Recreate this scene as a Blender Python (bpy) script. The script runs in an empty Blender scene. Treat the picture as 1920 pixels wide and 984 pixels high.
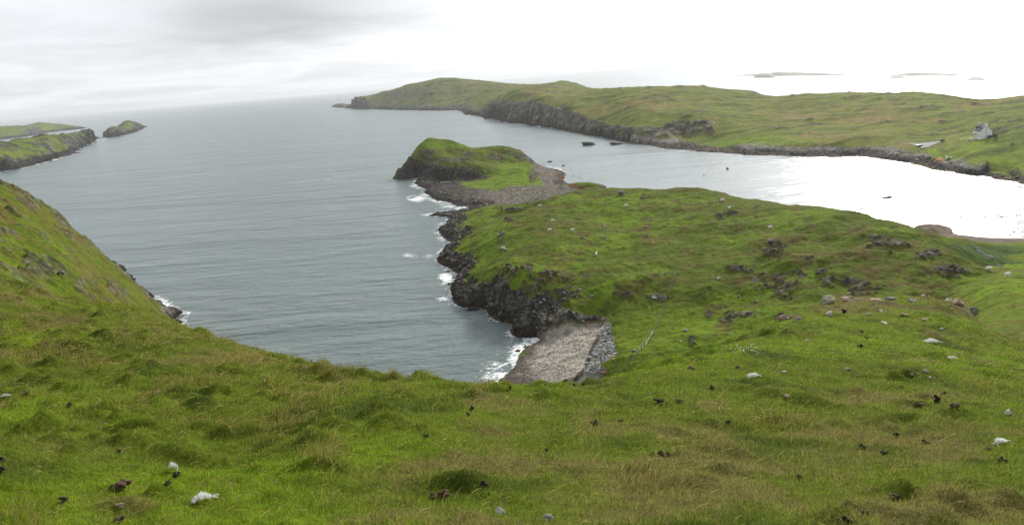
import bpy, bmesh, math, random
import numpy as np
from mathutils import Vector, Matrix, noise as mnoise

R = math.radians
random.seed(7)
rng = np.random.default_rng(11)
S = bpy.context.scene
COL = S.collection

# ------------------------------------------------------------------ camera
W_, H_ = 1920.0, 984.0
F = 1400.0                                  # focal length in photo pixels
CAMZ = 66.0                                 # eye above the sea, metres
HOR0, HSL = 223.0, 0.082                    # horizon line in the photo: y = HOR0 - HSL * x
roll = math.atan(HSL)
pitch = math.atan((H_/2 - (HOR0 - HSL*W_/2)) * math.cos(roll) / F)
CM = Matrix.Rotation(R(90) - pitch, 3, 'X') @ Matrix.Rotation(-roll, 3, 'Z')
cd = bpy.data.cameras.new('camera')
cam = bpy.data.objects.new('camera', cd)
COL.objects.link(cam)
cam.matrix_world = Matrix.Translation((0, 0, CAMZ)) @ CM.to_4x4()
cd.sensor_width = 36.0
cd.lens = F / W_ * 36.0
cd.clip_start = 0.1
cd.clip_end = 60000
S.camera = cam
CMn = np.array(CM)

# ------------------------------------------------------------------ light
SUN_AZ, SUN_EL = 30.0, 26.0                 # degrees right of the view axis, above the horizon
sd = Vector((math.sin(R(SUN_AZ))*math.cos(R(SUN_EL)), math.cos(R(SUN_AZ))*math.cos(R(SUN_EL)), math.sin(R(SUN_EL))))
sl = bpy.data.lights.new('sun', 'SUN')
sl.energy = 4.4
sl.angle = R(6.0)
sl.color = (1.0, 0.95, 0.86)
sun = bpy.data.objects.new('sun', sl)
COL.objects.link(sun)
sun.rotation_euler = sd.to_track_quat('Z', 'Y').to_euler()
sun.location = (0, 0, 300)

wd = bpy.data.worlds.new('World')
S.world = wd
wd.use_nodes = True
nt = wd.node_tree
nt.nodes.clear()


class NT:
    """small helper to write node trees"""
    def __init__(self, t): self.t = t
    def n(self, kind, **kw):
        nd = self.t.nodes.new(kind)
        for k, v in kw.items(): setattr(nd, k, v)
        return nd
    def l(self, a, b): self.t.links.new(a, b)
    def put(self, sock, v):
        if isinstance(v, bpy.types.NodeSocket): self.l(v, sock)
        else: sock.default_value = v
    def math(self, op, a, b=0.0, c=0.0, clamp=False):
        nd = self.n('ShaderNodeMath', operation=op, use_clamp=clamp)
        for i, v in enumerate((a, b, c)): self.put(nd.inputs[i], v)
        return nd.outputs[0]
    def vmath(self, op, a, b=(0, 0, 0)):
        nd = self.n('ShaderNodeVectorMath', operation=op)
        self.put(nd.inputs[0], a); self.put(nd.inputs[1], b)
        return nd.outputs['Value'] if op in ('DOT_PRODUCT', 'LENGTH') else nd.outputs[0]
    def ramp(self, v, a, b, c=0.0, d=1.0, smooth=True):
        nd = self.n('ShaderNodeMapRange', interpolation_type='SMOOTHSTEP' if smooth else 'LINEAR')
        for i, q in enumerate((v, a, b, c, d)): self.put(nd.inputs[i], q)
        return nd.outputs[0]
    def mix(self, f, a, b, mode='MIX'):
        nd = self.n('ShaderNodeMix', data_type='RGBA', blend_type=mode)
        self.put(nd.inputs[0], f)
        for i, q in ((6, a), (7, b)):
            self.put(nd.inputs[i], q if not isinstance(q, tuple) or len(q) == 4 else q + (1,))
        return nd.outputs[2]
    def noise(self, vec, scale, detail=4, rough=0.55, dist=0.0):
        nd = self.n('ShaderNodeTexNoise')
        if vec is not None: self.l(vec, nd.inputs['Vector'])
        nd.inputs['Scale'].default_value = scale
        nd.inputs['Detail'].default_value = detail
        nd.inputs['Roughness'].default_value = rough
        nd.inputs['Distortion'].default_value = dist
        return nd.outputs['Fac']


w = NT(nt)
dirv = w.n('ShaderNodeTexCoord').outputs['Generated']
sky = w.n('ShaderNodeTexSky', sky_type='NISHITA', sun_disc=False)
sky.sun_elevation = R(SUN_EL)
sky.sun_rotation = R(SUN_AZ)
sky.altitude = 60
sky.air_density = 1.0
sky.dust_density = 3.0
sep = w.n('ShaderNodeSeparateXYZ'); w.l(dirv, sep.inputs[0])
dx, dy, dz = sep.outputs
# the cloud deck: a flat sheet overhead, seen in perspective
inv = w.math('DIVIDE', 1.0, w.math('ADD', w.math('MAXIMUM', dz, 0.0), 0.09))
comb = w.n('ShaderNodeCombineXYZ')
w.l(w.math('MULTIPLY', dx, inv), comb.inputs[0]); w.l(w.math('MULTIPLY', dy, inv), comb.inputs[1])
cn1 = w.noise(comb.outputs[0], 0.42, 6, 0.55, 0.4)
cn2 = w.noise(comb.outputs[0], 0.8, 5, 0.55, 0.5)
gdir = Vector((math.sin(R(31))*math.cos(R(24)), math.cos(R(31))*math.cos(R(24)), math.sin(R(24))))
g = w.math('MAXIMUM', w.vmath('DOT_PRODUCT', dirv, tuple(gdir)), 0.0)
glow = w.math('POWER', g, 9.0)
el = w.math('ADD', dz, w.math('MULTIPLY', w.math('SUBTRACT', cn1, 0.5), 0.11))
deck = w.ramp(el, 0.046, 0.086)
dark = w.math('MULTIPLY', deck, w.ramp(g, 0.86, 0.66))
dark = w.math('MULTIPLY', dark, w.ramp(dx, -0.52, -0.22))            # far left the deck thins out again
tone = w.math('ADD', w.ramp(cn2, 0.32, 0.66, 0.74, 0.90), w.math('MULTIPLY', glow, 1.65))
tone = w.math('MULTIPLY', tone, w.math('SUBTRACT', 1.0, w.math('MULTIPLY', dark, 0.36)))
cc = w.n('ShaderNodeCombineXYZ')
w.l(w.math('MULTIPLY', tone, 9.6), cc.inputs[0]); w.l(w.math('MULTIPLY', tone, 9.9), cc.inputs[1]); w.l(w.math('MULTIPLY', tone, 10.4), cc.inputs[2])
bg = w.n('ShaderNodeBackground'); bg.inputs['Strength'].default_value = 0.1
w.l(w.mix(0.93, sky.outputs[0], cc.outputs[0]), bg.inputs['Color'])
w.l(bg.outputs[0], w.n('ShaderNodeOutputWorld').inputs['Surface'])

S.view_settings.view_transform = 'Standard'
S.view_settings.look = 'None'
S.view_settings.exposure = 0.2
S.view_settings.gamma = 1.0
S.view_settings.use_curve_mapping = False
S.cycles.use_denoising = True
S.cycles.sample_clamp_indirect = 4.0
S.cycles.max_bounces = 6
S.cycles.volume_bounces = 1
S.cycles.transparent_max_bounces = 8

# ------------------------------------------------------------------ helpers
def ray(px, py):
    d = CMn @ np.array([(px - W_/2)/F, -(py - H_/2)/F, -1.0])
    return d / d[1]                          # one metre forward per unit
def at_Y(px, py, Y):
    d = ray(px, py); return (d[0]*Y, Y, CAMZ + d[2]*Y)
def at_z(px, py, z=0.0):
    d = ray(px, py); Y = (z - CAMZ)/d[2]; return (d[0]*Y, Y, z)
def col_at(px, py, Y, z):                    # behind what the photo shows: a bearing, a distance, a height
    d = ray(px, py); return (d[0]*Y, Y, z)
def project(x, y, z):
    p = np.stack([x, y, z - CAMZ], -1) @ CMn
    return W_/2 + F*p[..., 0]/-p[..., 2], H_/2 - F*p[..., 1]/-p[..., 2]

_perm = np.random.default_rng(3).permutation(256).astype(np.int32)
_perm = np.concatenate([_perm, _perm])
_ga = np.linspace(0, 2*np.pi, 256, endpoint=False)
_gx, _gy = np.cos(_ga).astype(np.float32), np.sin(_ga).astype(np.float32)
def perlin(x, y):
    xi = np.floor(x).astype(np.int64); yi = np.floor(y).astype(np.int64)
    xf = (x - xi).astype(np.float32); yf = (y - yi).astype(np.float32)
    xi &= 255; yi &= 255
    u = xf*xf*xf*(xf*(xf*6-15)+10); v = yf*yf*yf*(yf*(yf*6-15)+10)
    def gr(a, b, fx, fy):
        h = _perm[_perm[a & 255] + (b & 255)]
        return _gx[h]*fx + _gy[h]*fy
    n00 = gr(xi, yi, xf, yf); n10 = gr(xi+1, yi, xf-1, yf)
    n01 = gr(xi, yi+1, xf, yf-1); n11 = gr(xi+1, yi+1, xf-1, yf-1)
    a = n00 + u*(n10-n00); b = n01 + u*(n11-n01)
    return (a + v*(b-a))*1.5
def fbm(x, y, s, o=4, g=0.5, off=0.0):
    t = np.zeros(np.shape(x), np.float32); a = 1.0
    for k in range(o):
        t += a*perlin(x/s + 17.3*k + off, y/s - 9.1*k + off*1.7); a *= g; s *= 0.5
    return t
def ridged(x, y, s, o=4, off=0.0):
    t = np.zeros(np.shape(x), np.float32); a = 1.0
    for k in range(o):
        t += a*(1 - 2*np.abs(perlin(x/s + 5.3*k + off, y/s + 3.7*k - off))); a *= 0.5; s *= 0.5
    return t
def sst(a, b, v):
    t = np.clip((v - a)/(b - a), 0, 1); return t*t*(3-2*t)
def lerp(a, b, t):
    return a + (b - a)*t
def mixc(c, d, t):
    return c + (np.asarray(d, np.float32) - c)*t[..., None]

class TPS:
    def __init__(self, pts, sx=1.0, sy=1.0, log=False, lam=1e-4, oy=0.0):
        self.log, self.sx, self.sy, self.oy = log, sx, sy, oy
        p = np.array(pts, float)
        q = self.tr(p[:, 0], p[:, 1]); n = len(p)
        d2 = ((q[:, None] - q[None])**2).sum(-1)
        K = 0.5*d2*np.log(d2 + 1e-12) + lam*np.eye(n)
        P = np.c_[np.ones(n), q]
        A = np.zeros((n+3, n+3)); A[:n, :n] = K; A[:n, n:] = P; A[n:, :n] = P.T
        s = np.linalg.solve(A, np.r_[p[:, 2], 0, 0, 0])
        self.q, self.w, self.a = q.astype(np.float32), s[:n].astype(np.float32), s[n:]
    def tr(self, x, y):
        if self.log:
            y = np.maximum(y + self.oy, 0.3); return np.stack([x/y*self.sx, np.log(y)*self.sy], -1)
        return np.stack([x*self.sx, y*self.sy], -1)
    def __call__(self, x, y):
        q = self.tr(np.ravel(x), np.ravel(y)); out = np.empty(len(q), np.float32)
        q32 = q.astype(np.float32)
        for i in range(0, len(q), 40000):
            s = q32[i:i+40000]
            d2 = (s[:, None, 0]-self.q[None, :, 0])**2 + (s[:, None, 1]-self.q[None, :, 1])**2
            out[i:i+40000] = (0.5*d2*np.log(d2+1e-12)) @ self.w + self.a[0] + q[i:i+40000] @ self.a[1:]
        return out.reshape(np.shape(x))

def poly_dist(x, y, pts):
    """distance to an open polyline"""
    best = np.full(np.shape(x), 1e9, np.float32)
    for (ax, ay), (bx, by) in zip(pts[:-1], pts[1:]):
        vx, vy = bx-ax, by-ay
        t = np.clip(((x-ax)*vx + (y-ay)*vy)/(vx*vx+vy*vy+1e-9), 0, 1)
        best = np.minimum(best, np.hypot(x-ax-t*vx, y-ay-t*vy))
    return best
def in_poly(x, y, pts):
    c = np.zeros(np.shape(x), bool); n = len(pts)
    for i in range(n):
        (ax, ay), (bx, by) = pts[i], pts[i-1]
        if ay == by: continue
        c ^= ((ay > y) != (by > y)) & (x < (bx-ax)*(y-ay)/(by-ay) + ax)
    return c
def soft_poly(x, y, pts, wid):
    d = poly_dist(x, y, list(pts) + [pts[0]])
    return sst(-wid, wid, np.where(in_poly(x, y, pts), d, -d))

def sea_cut(X, Y, Z, ring, grad=0.12, lip=0.25):
    """land only inside its shore line; outside it the bottom falls away"""
    d = poly_dist(X, Y, list(ring) + [ring[0]])
    inside = in_poly(X, Y, ring)
    return np.where(inside, np.maximum(Z, np.minimum(d*0.25, lip)), np.minimum(Z, -d*grad - 0.05)), np.where(inside, d, -d)

class Land:
    """a height field on a fan of bearings and distances: fine near the viewer, coarse far away"""
    def __init__(self, u0, u1, nu, y0, y1, nv, oy=0.0):
        """oy: how far behind the viewer the fan starts"""
        self.u = np.linspace(u0, u1, nu); self.v = np.linspace(math.log(y0), math.log(y1), nv)
        U, V = np.meshgrid(self.u, self.v)
        self.oy = oy
        self.Y = np.exp(V) - oy; self.X = U*np.exp(V)
        self.nu, self.nv = nu, nv
    def slope(self):
        X, Y, Z = self.X, self.Y, self.Z
        g = lambda a: np.gradient(a)
        Xv, Xu = g(X); Yv, Yu = g(Y); Zv, Zu = g(Z)
        det = Xu*Yv - Xv*Yu
        return (Zu*Yv - Zv*Yu)/det, (Xu*Zv - Xv*Zu)/det
    def sample(self, x, y, arr=None):
        arr = self.Z if arr is None else arr
        x = np.asarray(x, float); y = np.asarray(y, float)
        yy = np.maximum(y + self.oy, 0.01)
        fu = (x/yy - self.u[0])/(self.u[1]-self.u[0]); fv = (np.log(yy) - self.v[0])/(self.v[1]-self.v[0])
        ok = (fu >= 0) & (fu <= self.nu-1) & (fv >= 0) & (fv <= self.nv-1)
        fu = np.clip(fu, 0, self.nu-1.001); fv = np.clip(fv, 0, self.nv-1.001)
        i = fu.astype(int); j = fv.astype(int); a = fu-i; b = fv-j
        r = (arr[j, i]*(1-a)*(1-b) + arr[j, i+1]*a*(1-b) + arr[j+1, i]*(1-a)*b + arr[j+1, i+1]*a*b)
        return np.where(ok, r, -30.0)
    def build(self, name, m, col, rock, zmin=None):
        idx = np.arange(self.nu*self.nv).reshape(self.nv, self.nu)
        q = np.stack([idx[:-1, :-1], idx[:-1, 1:], idx[1:, 1:], idx[1:, :-1]], -1).reshape(-1, 4)
        co = np.stack([self.X, self.Y, self.Z], -1).reshape(-1, 3)
        c = col.reshape(-1, 3); rk = rock.reshape(-1)
        if zmin is not None:
            q = q[(co[q, 2].max(1) > zmin)]
            used = np.unique(q); mp = np.full(len(co), -1); mp[used] = np.arange(len(used))
            q = mp[q]; co = co[used]; c = c[used]; rk = rk[used]
        return link_mesh(name, co, q, m, {'col': c, 'rock': rk}, smooth=True)

def link_mesh(name, co, faces, m, attrs=None, smooth=False, parent=None, tri=None):
    me = bpy.data.meshes.new(name)
    co = np.asarray(co, np.float32)
    q = np.asarray(faces, np.int32) if faces is not None and len(faces) else np.zeros((0, 4), np.int32)
    loops = q.ravel(); starts = np.arange(len(q), dtype=np.int32)*q.shape[1]
    if tri is not None and len(tri):
        t = np.asarray(tri, np.int32)
        starts = np.r_[starts, len(loops) + np.arange(len(t), dtype=np.int32)*3].astype(np.int32)
        loops = np.r_[loops, t.ravel()]
    me.vertices.add(len(co)); me.vertices.foreach_set('co', co.ravel())
    me.loops.add(len(loops)); me.loops.foreach_set('vertex_index', loops.astype(np.int32))
    me.polygons.add(len(starts)); me.polygons.foreach_set('loop_start', starts)
    me.update(calc_edges=True)
    if smooth: me.polygons.foreach_set('use_smooth', np.ones(len(starts), bool))
    for k, a in (attrs or {}).items():
        a = np.asarray(a, np.float32)
        if a.ndim == 2:
            at = me.attributes.new(k, 'FLOAT_COLOR', 'POINT')
            at.data.foreach_set('color', np.c_[a, np.ones(len(a), np.float32)].astype(np.float32).ravel())
        else:
            at = me.attributes.new(k, 'FLOAT', 'POINT'); at.data.foreach_set('value', a)
    if m: me.materials.append(m)
    o = bpy.data.objects.new(name, me); COL.objects.link(o)
    if parent: o.parent = parent
    return o

def tag(o, label=None, cat=None, group=None, kind=None):
    if label: o['label'] = label
    if cat: o['category'] = cat
    if group: o['group'] = group
    if kind: o['kind'] = kind
    return o
def empty(name, loc, rz=0.0, scale=1.0):
    o = bpy.data.objects.new(name, None); COL.objects.link(o)
    o.location = loc; o.rotation_euler = (0, 0, rz); o.scale = (scale,)*3
    o.empty_display_size = 0.2
    return o

# ------------------------------------------------------------------ materials
def new_mat(name):
    m = bpy.data.materials.new(name); m.use_nodes = True
    m.node_tree.nodes.clear()
    k = NT(m.node_tree)
    b = k.n('ShaderNodeBsdfPrincipled'); o = k.n('ShaderNodeOutputMaterial')
    k.l(b.outputs[0], o.inputs['Surface'])
    return m, k, b
def plain(name, c, rough=0.7, var=0.25, scale=6.0, bump=0.15, spec=0.3):
    m, k, b = new_mat(name)
    co = k.n('ShaderNodeTexCoord').outputs['Object']
    n = k.noise(co, scale, 6, 0.65)
    k.l(k.mix(k.ramp(n, 0.3, 0.7), tuple(x*(1-var) for x in c), tuple(min(1, x*(1+var)) for x in c)), b.inputs['Base Color'])
    b.inputs['Roughness'].default_value = rough
    b.inputs['Specular IOR Level'].default_value = spec
    bp = k.n('ShaderNodeBump'); bp.inputs['Strength'].default_value = bump; bp.inputs['Distance'].default_value = 0.02
    k.l(n, bp.inputs['Height']); k.l(bp.outputs[0], b.inputs['Normal'])
    return m
def land_mat(name, s, gb, rb):
    """soil, turf and rock: the colour of each spot is in 'col', 'rock' tells bare stone from turf; s = size of the finest clumps, metres"""
    m, k, b = new_mat(name)
    P = k.n('ShaderNodeNewGeometry').outputs['Position']
    c = k.n('ShaderNodeAttribute', attribute_name='col').outputs['Color']
    rk = k.n('ShaderNodeAttribute', attribute_name='rock').outputs['Fac']
    n1 = k.noise(P, 1.0/s, 6, 0.7)
    n2 = k.noise(P, 0.25/s, 5, 0.6, 0.5)
    v = k.n('ShaderNodeTexVoronoi', feature='F1'); k.l(P, v.inputs['Vector']); v.inputs['Scale'].default_value = 0.45/s
    f = k.math('ADD', k.ramp(n1, 0.25, 0.75, 0.62, 1.36), k.ramp(n2, 0.3, 0.7, -0.22, 0.22))
    grey = k.n('ShaderNodeCombineXYZ')
    for i in range(3): k.l(f, grey.inputs[i])
    c2 = k.mix(1.0, c, grey.outputs[0], 'MULTIPLY')
    # stone: lighter joints of lichen, darker hollows
    rf = k.ramp(v.outputs['Distance'], 0.05, 0.75, 1.35, 0.6)
    rg = k.n('ShaderNodeCombineXYZ')
    for i in range(3): k.l(rf, rg.inputs[i])
    c3 = k.mix(1.0, c2, rg.outputs[0], 'MULTIPLY')
    k.l(k.mix(rk, c2, c3), b.inputs['Base Color'])
    b.inputs['Roughness'].default_value = 0.9
    b.inputs['Specular IOR Level'].default_value = 0.02
    h = k.math('ADD', k.math('MULTIPLY', n1, k.math('ADD', gb, k.math('MULTIPLY', rk, rb))),
               k.math('MULTIPLY', v.outputs['Distance'], k.math('MULTIPLY', rk, -rb*1.5)))
    bp = k.n('ShaderNodeBump'); bp.inputs['Strength'].default_value = 1.0; bp.inputs['Distance'].default_value = s
    k.l(h, bp.inputs['Height']); k.l(bp.outputs[0], b.inputs['Normal'])
    return m
M_near = land_mat('near_turf', 0.06, 0.5, 0.6)
M_head = land_mat('headland_turf', 0.7, 0.5, 0.9)
M_far = land_mat('far_turf', 2.5, 0.35, 0.8)

GREEN = np.array([0.094, 0.132, 0.009], np.float32)
LUSH = np.array([0.122, 0.185, 0.008], np.float32)
DEEP = np.array([0.050, 0.074, 0.007], np.float32)
OLIVE = np.array([0.118, 0.122, 0.020], np.float32)
BROWN = np.array([0.110, 0.088, 0.026], np.float32)
STRAW = np.array([0.24, 0.19, 0.075], np.float32)
ROCKG = np.array([0.20, 0.19, 0.17], np.float32)
ROCKD = np.array([0.052, 0.047, 0.040], np.float32)
BLACK = np.array([0.020, 0.018, 0.015], np.float32)
KELP = np.array([0.13, 0.065, 0.016], np.float32)

# ================================================================== THE NEAR HILLSIDE
def Yp(*a): return [at_Y(*q) for q in a]
near_pts = Yp((0, 984, 5), (480, 984, 5), (960, 984, 5), (1440, 984, 5), (1920, 984, 5),
    (0, 850, 8), (480, 850, 8.3), (960, 850, 8), (1440, 850, 8), (1920, 850, 7.6),
    (0, 750, 12), (480, 750, 11.3), (960, 750, 10.8), (1440, 750, 11.6), (1920, 750, 11.6),
    (0, 640, 18), (200, 650, 17), (340, 680, 15), (520, 712, 13.5), (1200, 730, 12.3),
    (1500, 640, 19.5), (1700, 640, 20.5), (1870, 670, 19), (1600, 590, 27), (1420, 680, 15.5), (1750, 590, 27),
    # the brow
    (0, 507, 30), (93, 546, 29), (155, 562, 28), (270, 577, 26), (340, 604, 24), (440, 637, 21.5), (560, 667, 18.5),
    (680, 690, 16.3), (800, 698, 15), (900, 712, 13.8), (965, 715, 13.5), (1060, 713, 13.6), (1120, 704, 14.2),
    (1160, 692, 15), (1220, 680, 16), (1300, 668, 17.6), (1350, 651, 20), (1400, 622, 24), (1450, 602, 27), (1520, 573, 31),
    (1560, 562, 33), (1640, 552, 35), (1700, 554, 35), (1780, 562, 34), (1820, 582, 32), (1850, 612, 29), (1920, 645, 26))
n_brow = 27
brow = np.array(near_pts[-n_brow:])
bo = np.argsort(brow[:, 0]/brow[:, 1]); brow = brow[bo]
brow_u, brow_Y = brow[:, 0]/brow[:, 1], brow[:, 1]
for (px, py, Y) in ((0, 984, 5), (480, 984, 5), (960, 984, 5), (1440, 984, 5), (1920, 984, 5)):
    for Y2, z in ((2.0, -2.15), (0.8, -1.75)):
        near_pts.append(col_at(px, py, Y2, CAMZ + z))
for Y2, u, z in ((5, -1.15, -2.0), (5, 1.15, -3.6), (12, -1.1, -3.4), (12, 1.1, -6.8), (32, -1.1, -4.5), (26, 1.0, -12.5)):
    near_pts.append((u*Y2, Y2, CAMZ + z))
for (bx, by, bz) in brow[::2]:                                         # the same slope carried on past the brow
    near_pts.append((bx*1.35, by*1.35, CAMZ + (bz - CAMZ)*1.37))
    near_pts.append((bx*2.2, by*2.2, CAMZ + (bz - CAMZ)*2.28))
near_pts += [(x, y, CAMZ + z) for x, y, z in ((-20, 0, -.9), (20, 0, -3.0), (-18, -9, .9), (18, -9, -.6), (0, -9, .4), (-12, 4, -2.0), (12, 4, -3.3), (0, 0, -1.6), (-34, 14, -2.6), (34, 14, -7.5))]
near_t = TPS(near_pts, 5.0, 2.0, log=True, lam=3e-4, oy=20)
# ---- what lies below the brow: slopes, the right flank, the rocky ridge on the left
back = []
for (px, py, Y, z) in ((340, 604, 60, CAMZ-30), (340, 604, 150, 2), (340, 604, 215, -3), (560, 667, 45, CAMZ-36), (560, 667, 110, -2), (560, 667, 190, -6), (800, 698, 40, CAMZ-36), (800, 698, 95, -2), (800, 698, 170, -6),
                       (965, 715, 38, CAMZ-34), (965, 715, 100, -2), (965, 715, 150, -5), (1160, 692, 40, CAMZ-34), (1160, 692, 95, 4), (1160, 692, 130, 1), (1160, 692, 190, -4), (1300, 668, 45, CAMZ-32), (1300, 668, 100, 6), (1300, 668, 140, 3),
                       (1400, 622, 55, CAMZ-34), (1400, 622, 115, 8), (1400, 622, 160, 3), (1520, 573, 60, CAMZ-32), (1520, 573, 110, 10), (1520, 573, 160, 4), (1650, 560, 60, CAMZ-30), (1650, 560, 110, 12), (1650, 560, 160, 5),
                       (1160, 692, 350, -20), (1520, 573, 300, -12), (800, 698, 350, -20), (450, 640, 350, -20),
                       (0, 800, 8, CAMZ-20), (500, 800, 8, CAMZ-20), (960, 800, 8, CAMZ-20), (1440, 800, 8, CAMZ-20), (1900, 800, 8, CAMZ-20), (0, 800, 1, CAMZ-20), (960, 800, 1, CAMZ-20), (1900, 800, 1, CAMZ-20),
                       (560, 700, 20, CAMZ-24), (960, 700, 20, CAMZ-24), (1400, 700, 20, CAMZ-22), (1900, 700, 22, CAMZ-20), (0, 600, 20, CAMZ-16), (300, 600, 22, CAMZ-20), (1750, 570, 42, CAMZ-24)):
    back.append(col_at(px, py, Y, z))
# the flank of the hill that shows right of the knoll, running down to the marsh
back += Yp((1865, 605, 75), (1920, 612, 70), (1890, 560, 112), (1920, 555, 112), (1850, 545, 128), (1895, 520, 148), (1920, 640, 48))
back += [at_z(1920, 490, 5.5), at_z(1860, 500, 7), at_z(1900, 462, 2.2), at_z(2050, 490, 8), at_z(2050, 560, 26), at_z(2100, 640, 40),
         at_z(1920, 430, -4), at_z(2060, 430, -3), at_z(1780, 500, 7)]
# the rocky ridge on the left
back += Yp((0, 346, 225), (30, 357, 232), (60, 375, 240), (95, 398, 250), (120, 420, 262), (160, 456, 240), (200, 490, 234), (240, 530, 230), (275, 566, 224),
           (0, 498, 105), (50, 520, 112), (93, 538, 118), (155, 554, 132), (230, 560, 180), (60, 440, 165), (0, 420, 160), (150, 500, 178), (200, 535, 192), (100, 430, 205))
back += [col_at(0, 507, 48, CAMZ-13), col_at(0, 507, 70, CAMZ-17), col_at(155, 562, 50, CAMZ-18), col_at(155, 562, 85, CAMZ-26), col_at(270, 577, 60, CAMZ-27),
         col_at(270, 577, 120, CAMZ-42), col_at(270, 577, 190, CAMZ-58)]
back += [at_z(345, 601, -1.5), at_z(300, 575, -1), at_z(260, 540, -2), at_z(225, 500, -2.5), at_z(180, 455, -3), at_z(132, 432, 0), at_z(150, 420, -4), at_z(110, 395, -4)]
back += [col_at(0, 346, 290, 20), col_at(0, 346, 350, -4), col_at(-250, 346, 240, 50), col_at(-250, 440, 150, 52), col_at(-250, 346, 330, 5), col_at(60, 375, 300, 8), col_at(60, 375, 350, -5), col_at(-250, 560, 40, 60)]
back += [(x, y, CAMZ - 26) for x, y in ((-20, -8), (0, -8), (20, -8), (-25, 8), (25, 8), (-40, 16), (40, 16))]
back_t = TPS(back, 3.0, 1.0, log=True, lam=2e-4, oy=20)
def near_h(x, y):
    u = x/np.maximum(y, 0.3)
    past = y - np.interp(u, brow_u, brow_Y) - 0.6
    drop = 0.75*0.5*(past + np.sqrt(past*past + 1.0))                   # the hill breaks away over about a metre
    a = near_t(x, y) - np.where(past > -6, drop, 0) ; b = back_t(x, y)
    m = np.maximum(a, b); d = np.abs(a - b)
    return m + 0.8*np.exp(-d/0.8)*sst(30, 60, y)
NEAR = Land(-1.12, 1.12, 980, 9, 400, 1280, oy=20)
X, Y = NEAR.X, NEAR.Y
Z = near_h(X, Y)
rel = sst(4, 30, Y)
Z += lerp(0.10, 0.6, sst(40, 160, Y))*fbm(X, Y, 7.0, 3)
Z += lerp(0.05, 0.12, rel)*fbm(X, Y, 1.4, 3, 0.55, 3.3)
tuss = np.maximum(fbm(X, Y, 0.75, 2, 0.5, 8.1), 0)*sst(0.0, 0.45, fbm(X, Y, 3.5, 2, 0.5, 5.5))
tuss_w = np.where(Y < 60, 1.0, 0.0)
tk = np.clip(fbm(X, Y, 0.55, 2, 0.45, 18.1) + 0.1, 0, 1)*(0.25 + sst(-0.1, 0.5, fbm(X, Y, 2.6, 2, 0.5, 25.5) - 0.5*X/Y))
Z += (0.17*tuss + 0.17*tk)*tuss_w*sst(1.5, 4, Y)
terr = np.sin((Z + 0.6*fbm(X, Y, 5, 2))*2*np.pi/0.9)                  # little sheep terraces on the steeper ground
Z += 0.05*terr*sst(10, 25, Y)
NEAR.Z = Z
sx_, sy_ = NEAR.slope()
slp = np.hypot(sx_, sy_)
pX, pY = project(X, Y, Z)
left = sst(0.02, -0.1, X/Y + 0.38)*sst(70, 110, Y)                    # the rocky ridge
r1 = ridged(X, Y, 16, 4, 2.2)
rock = 0.8*left*sst(0.62, 1.0, r1*0.42 + 0.55*fbm(X, Y, 6, 3, 0.6, 8) + 0.30*fbm(X, Y, 30, 2)) 
rock = np.maximum(rock, sst(3.5, 0.5, Z + 2*fbm(X, Y, 8, 3))*sst(60, 100, Y)*(X < 20))
rock = np.maximum(rock, left*soft_poly(pX, pY, [(100, 400), (125, 405), (135, 440), (112, 425)], 5))
rk_spots = [(85, 520, 34, 14, .9), (60, 500, 18, 10, .8), (165, 540, 26, 6, .7), (215, 545, 10, 12, .8), (230, 555, 14, 10, .7), (1800, 580, 30, 16, .55), (1590, 562, 30, 5, .5), (1660, 566, 36, 7, .6), (1480, 594, 26, 6, .7)]
nz = fbm(pX, pY, 14, 3)
for (a, b, ra, rb, wgt) in rk_spots:
    d = np.hypot((pX-a)/ra, (pY-b)/rb)
    sel = (Y > 80) if a < 400 else (Y > 22) & (Y < 60)
    rock = np.maximum(rock, wgt*sst(1.15, 0.55, d + 0.5*nz)*sel)
NEAR.Z = Z + rock*(0.3 + 0.7*np.maximum(ridged(X, Y, 5, 3, 4), -0.4))*np.where(Y > 80, 1.0, 0.12) + left*(0.9*r1 + 0.5*fbm(X, Y, 5, 3, 0.6, 12))
Z = NEAR.Z

def near_tone(x, y):
    """dry / lush / deep amounts of the turf at a spot, shared by the soil and the blades"""
    d = 0.50*fbm(x, y, 9, 3, 0.55, 1.2) + 0.62*fbm(x, y, 1.6, 4, 0.6, 7.7)
    u = x/np.maximum(y, 1)
    bias = 0.10*sst(-0.2, 0.35, u)*sst(14, 8, y) - 0.28*sst(0.05, 0.3, u)*sst(13, 18, y) + 0.10*sst(0.05, -0.4, u)*sst(9, 16, y) - 0.25*sst(-0.2, -0.5, u)*sst(9, 6, y)
    dry = sst(0.05, 0.75, d + bias)
    dry = np.maximum(dry, sst(25, 29, y)*sst(0.24, 0.33, u)*sst(-0.6, 0.1, fbm(x, y, 3, 3, 0.6, 41)))
    lush = sst(-0.1, 0.6, fbm(x, y, 5, 3, 0.5, 4.1) - bias*1.6)
    deep = sst(0.15, 0.7, fbm(x, y, 2.2, 3, 0.5, 9.9))
    return dry, lush, deep
def near_col(x, y):
    dry, lush, deep = near_tone(x, y)
    c = np.broadcast_to(GREEN, np.shape(x) + (3,)).copy()
    c = mixc(c, LUSH, lush*0.8); c = mixc(c, DEEP, deep*0.85)
    c = mixc(c, OLIVE*1.15, dry*0.8); c = mixc(c, BROWN*1.2, sst(0.6, 1.0, dry)*0.4)
    return c
c = near_col(X, Y)*np.array([0.92, 0.86, 1.3])
big = fbm(X, Y, 28, 4, 0.55, 2.0)
farc = np.broadcast_to(GREEN, X.shape + (3,)).copy()
farc = mixc(farc, LUSH, sst(0, 0.6, big)); farc = mixc(farc, OLIVE, sst(-0.1, 0.5, fbm(X, Y, 12, 4, 0.6, 6))*0.8)
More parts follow.
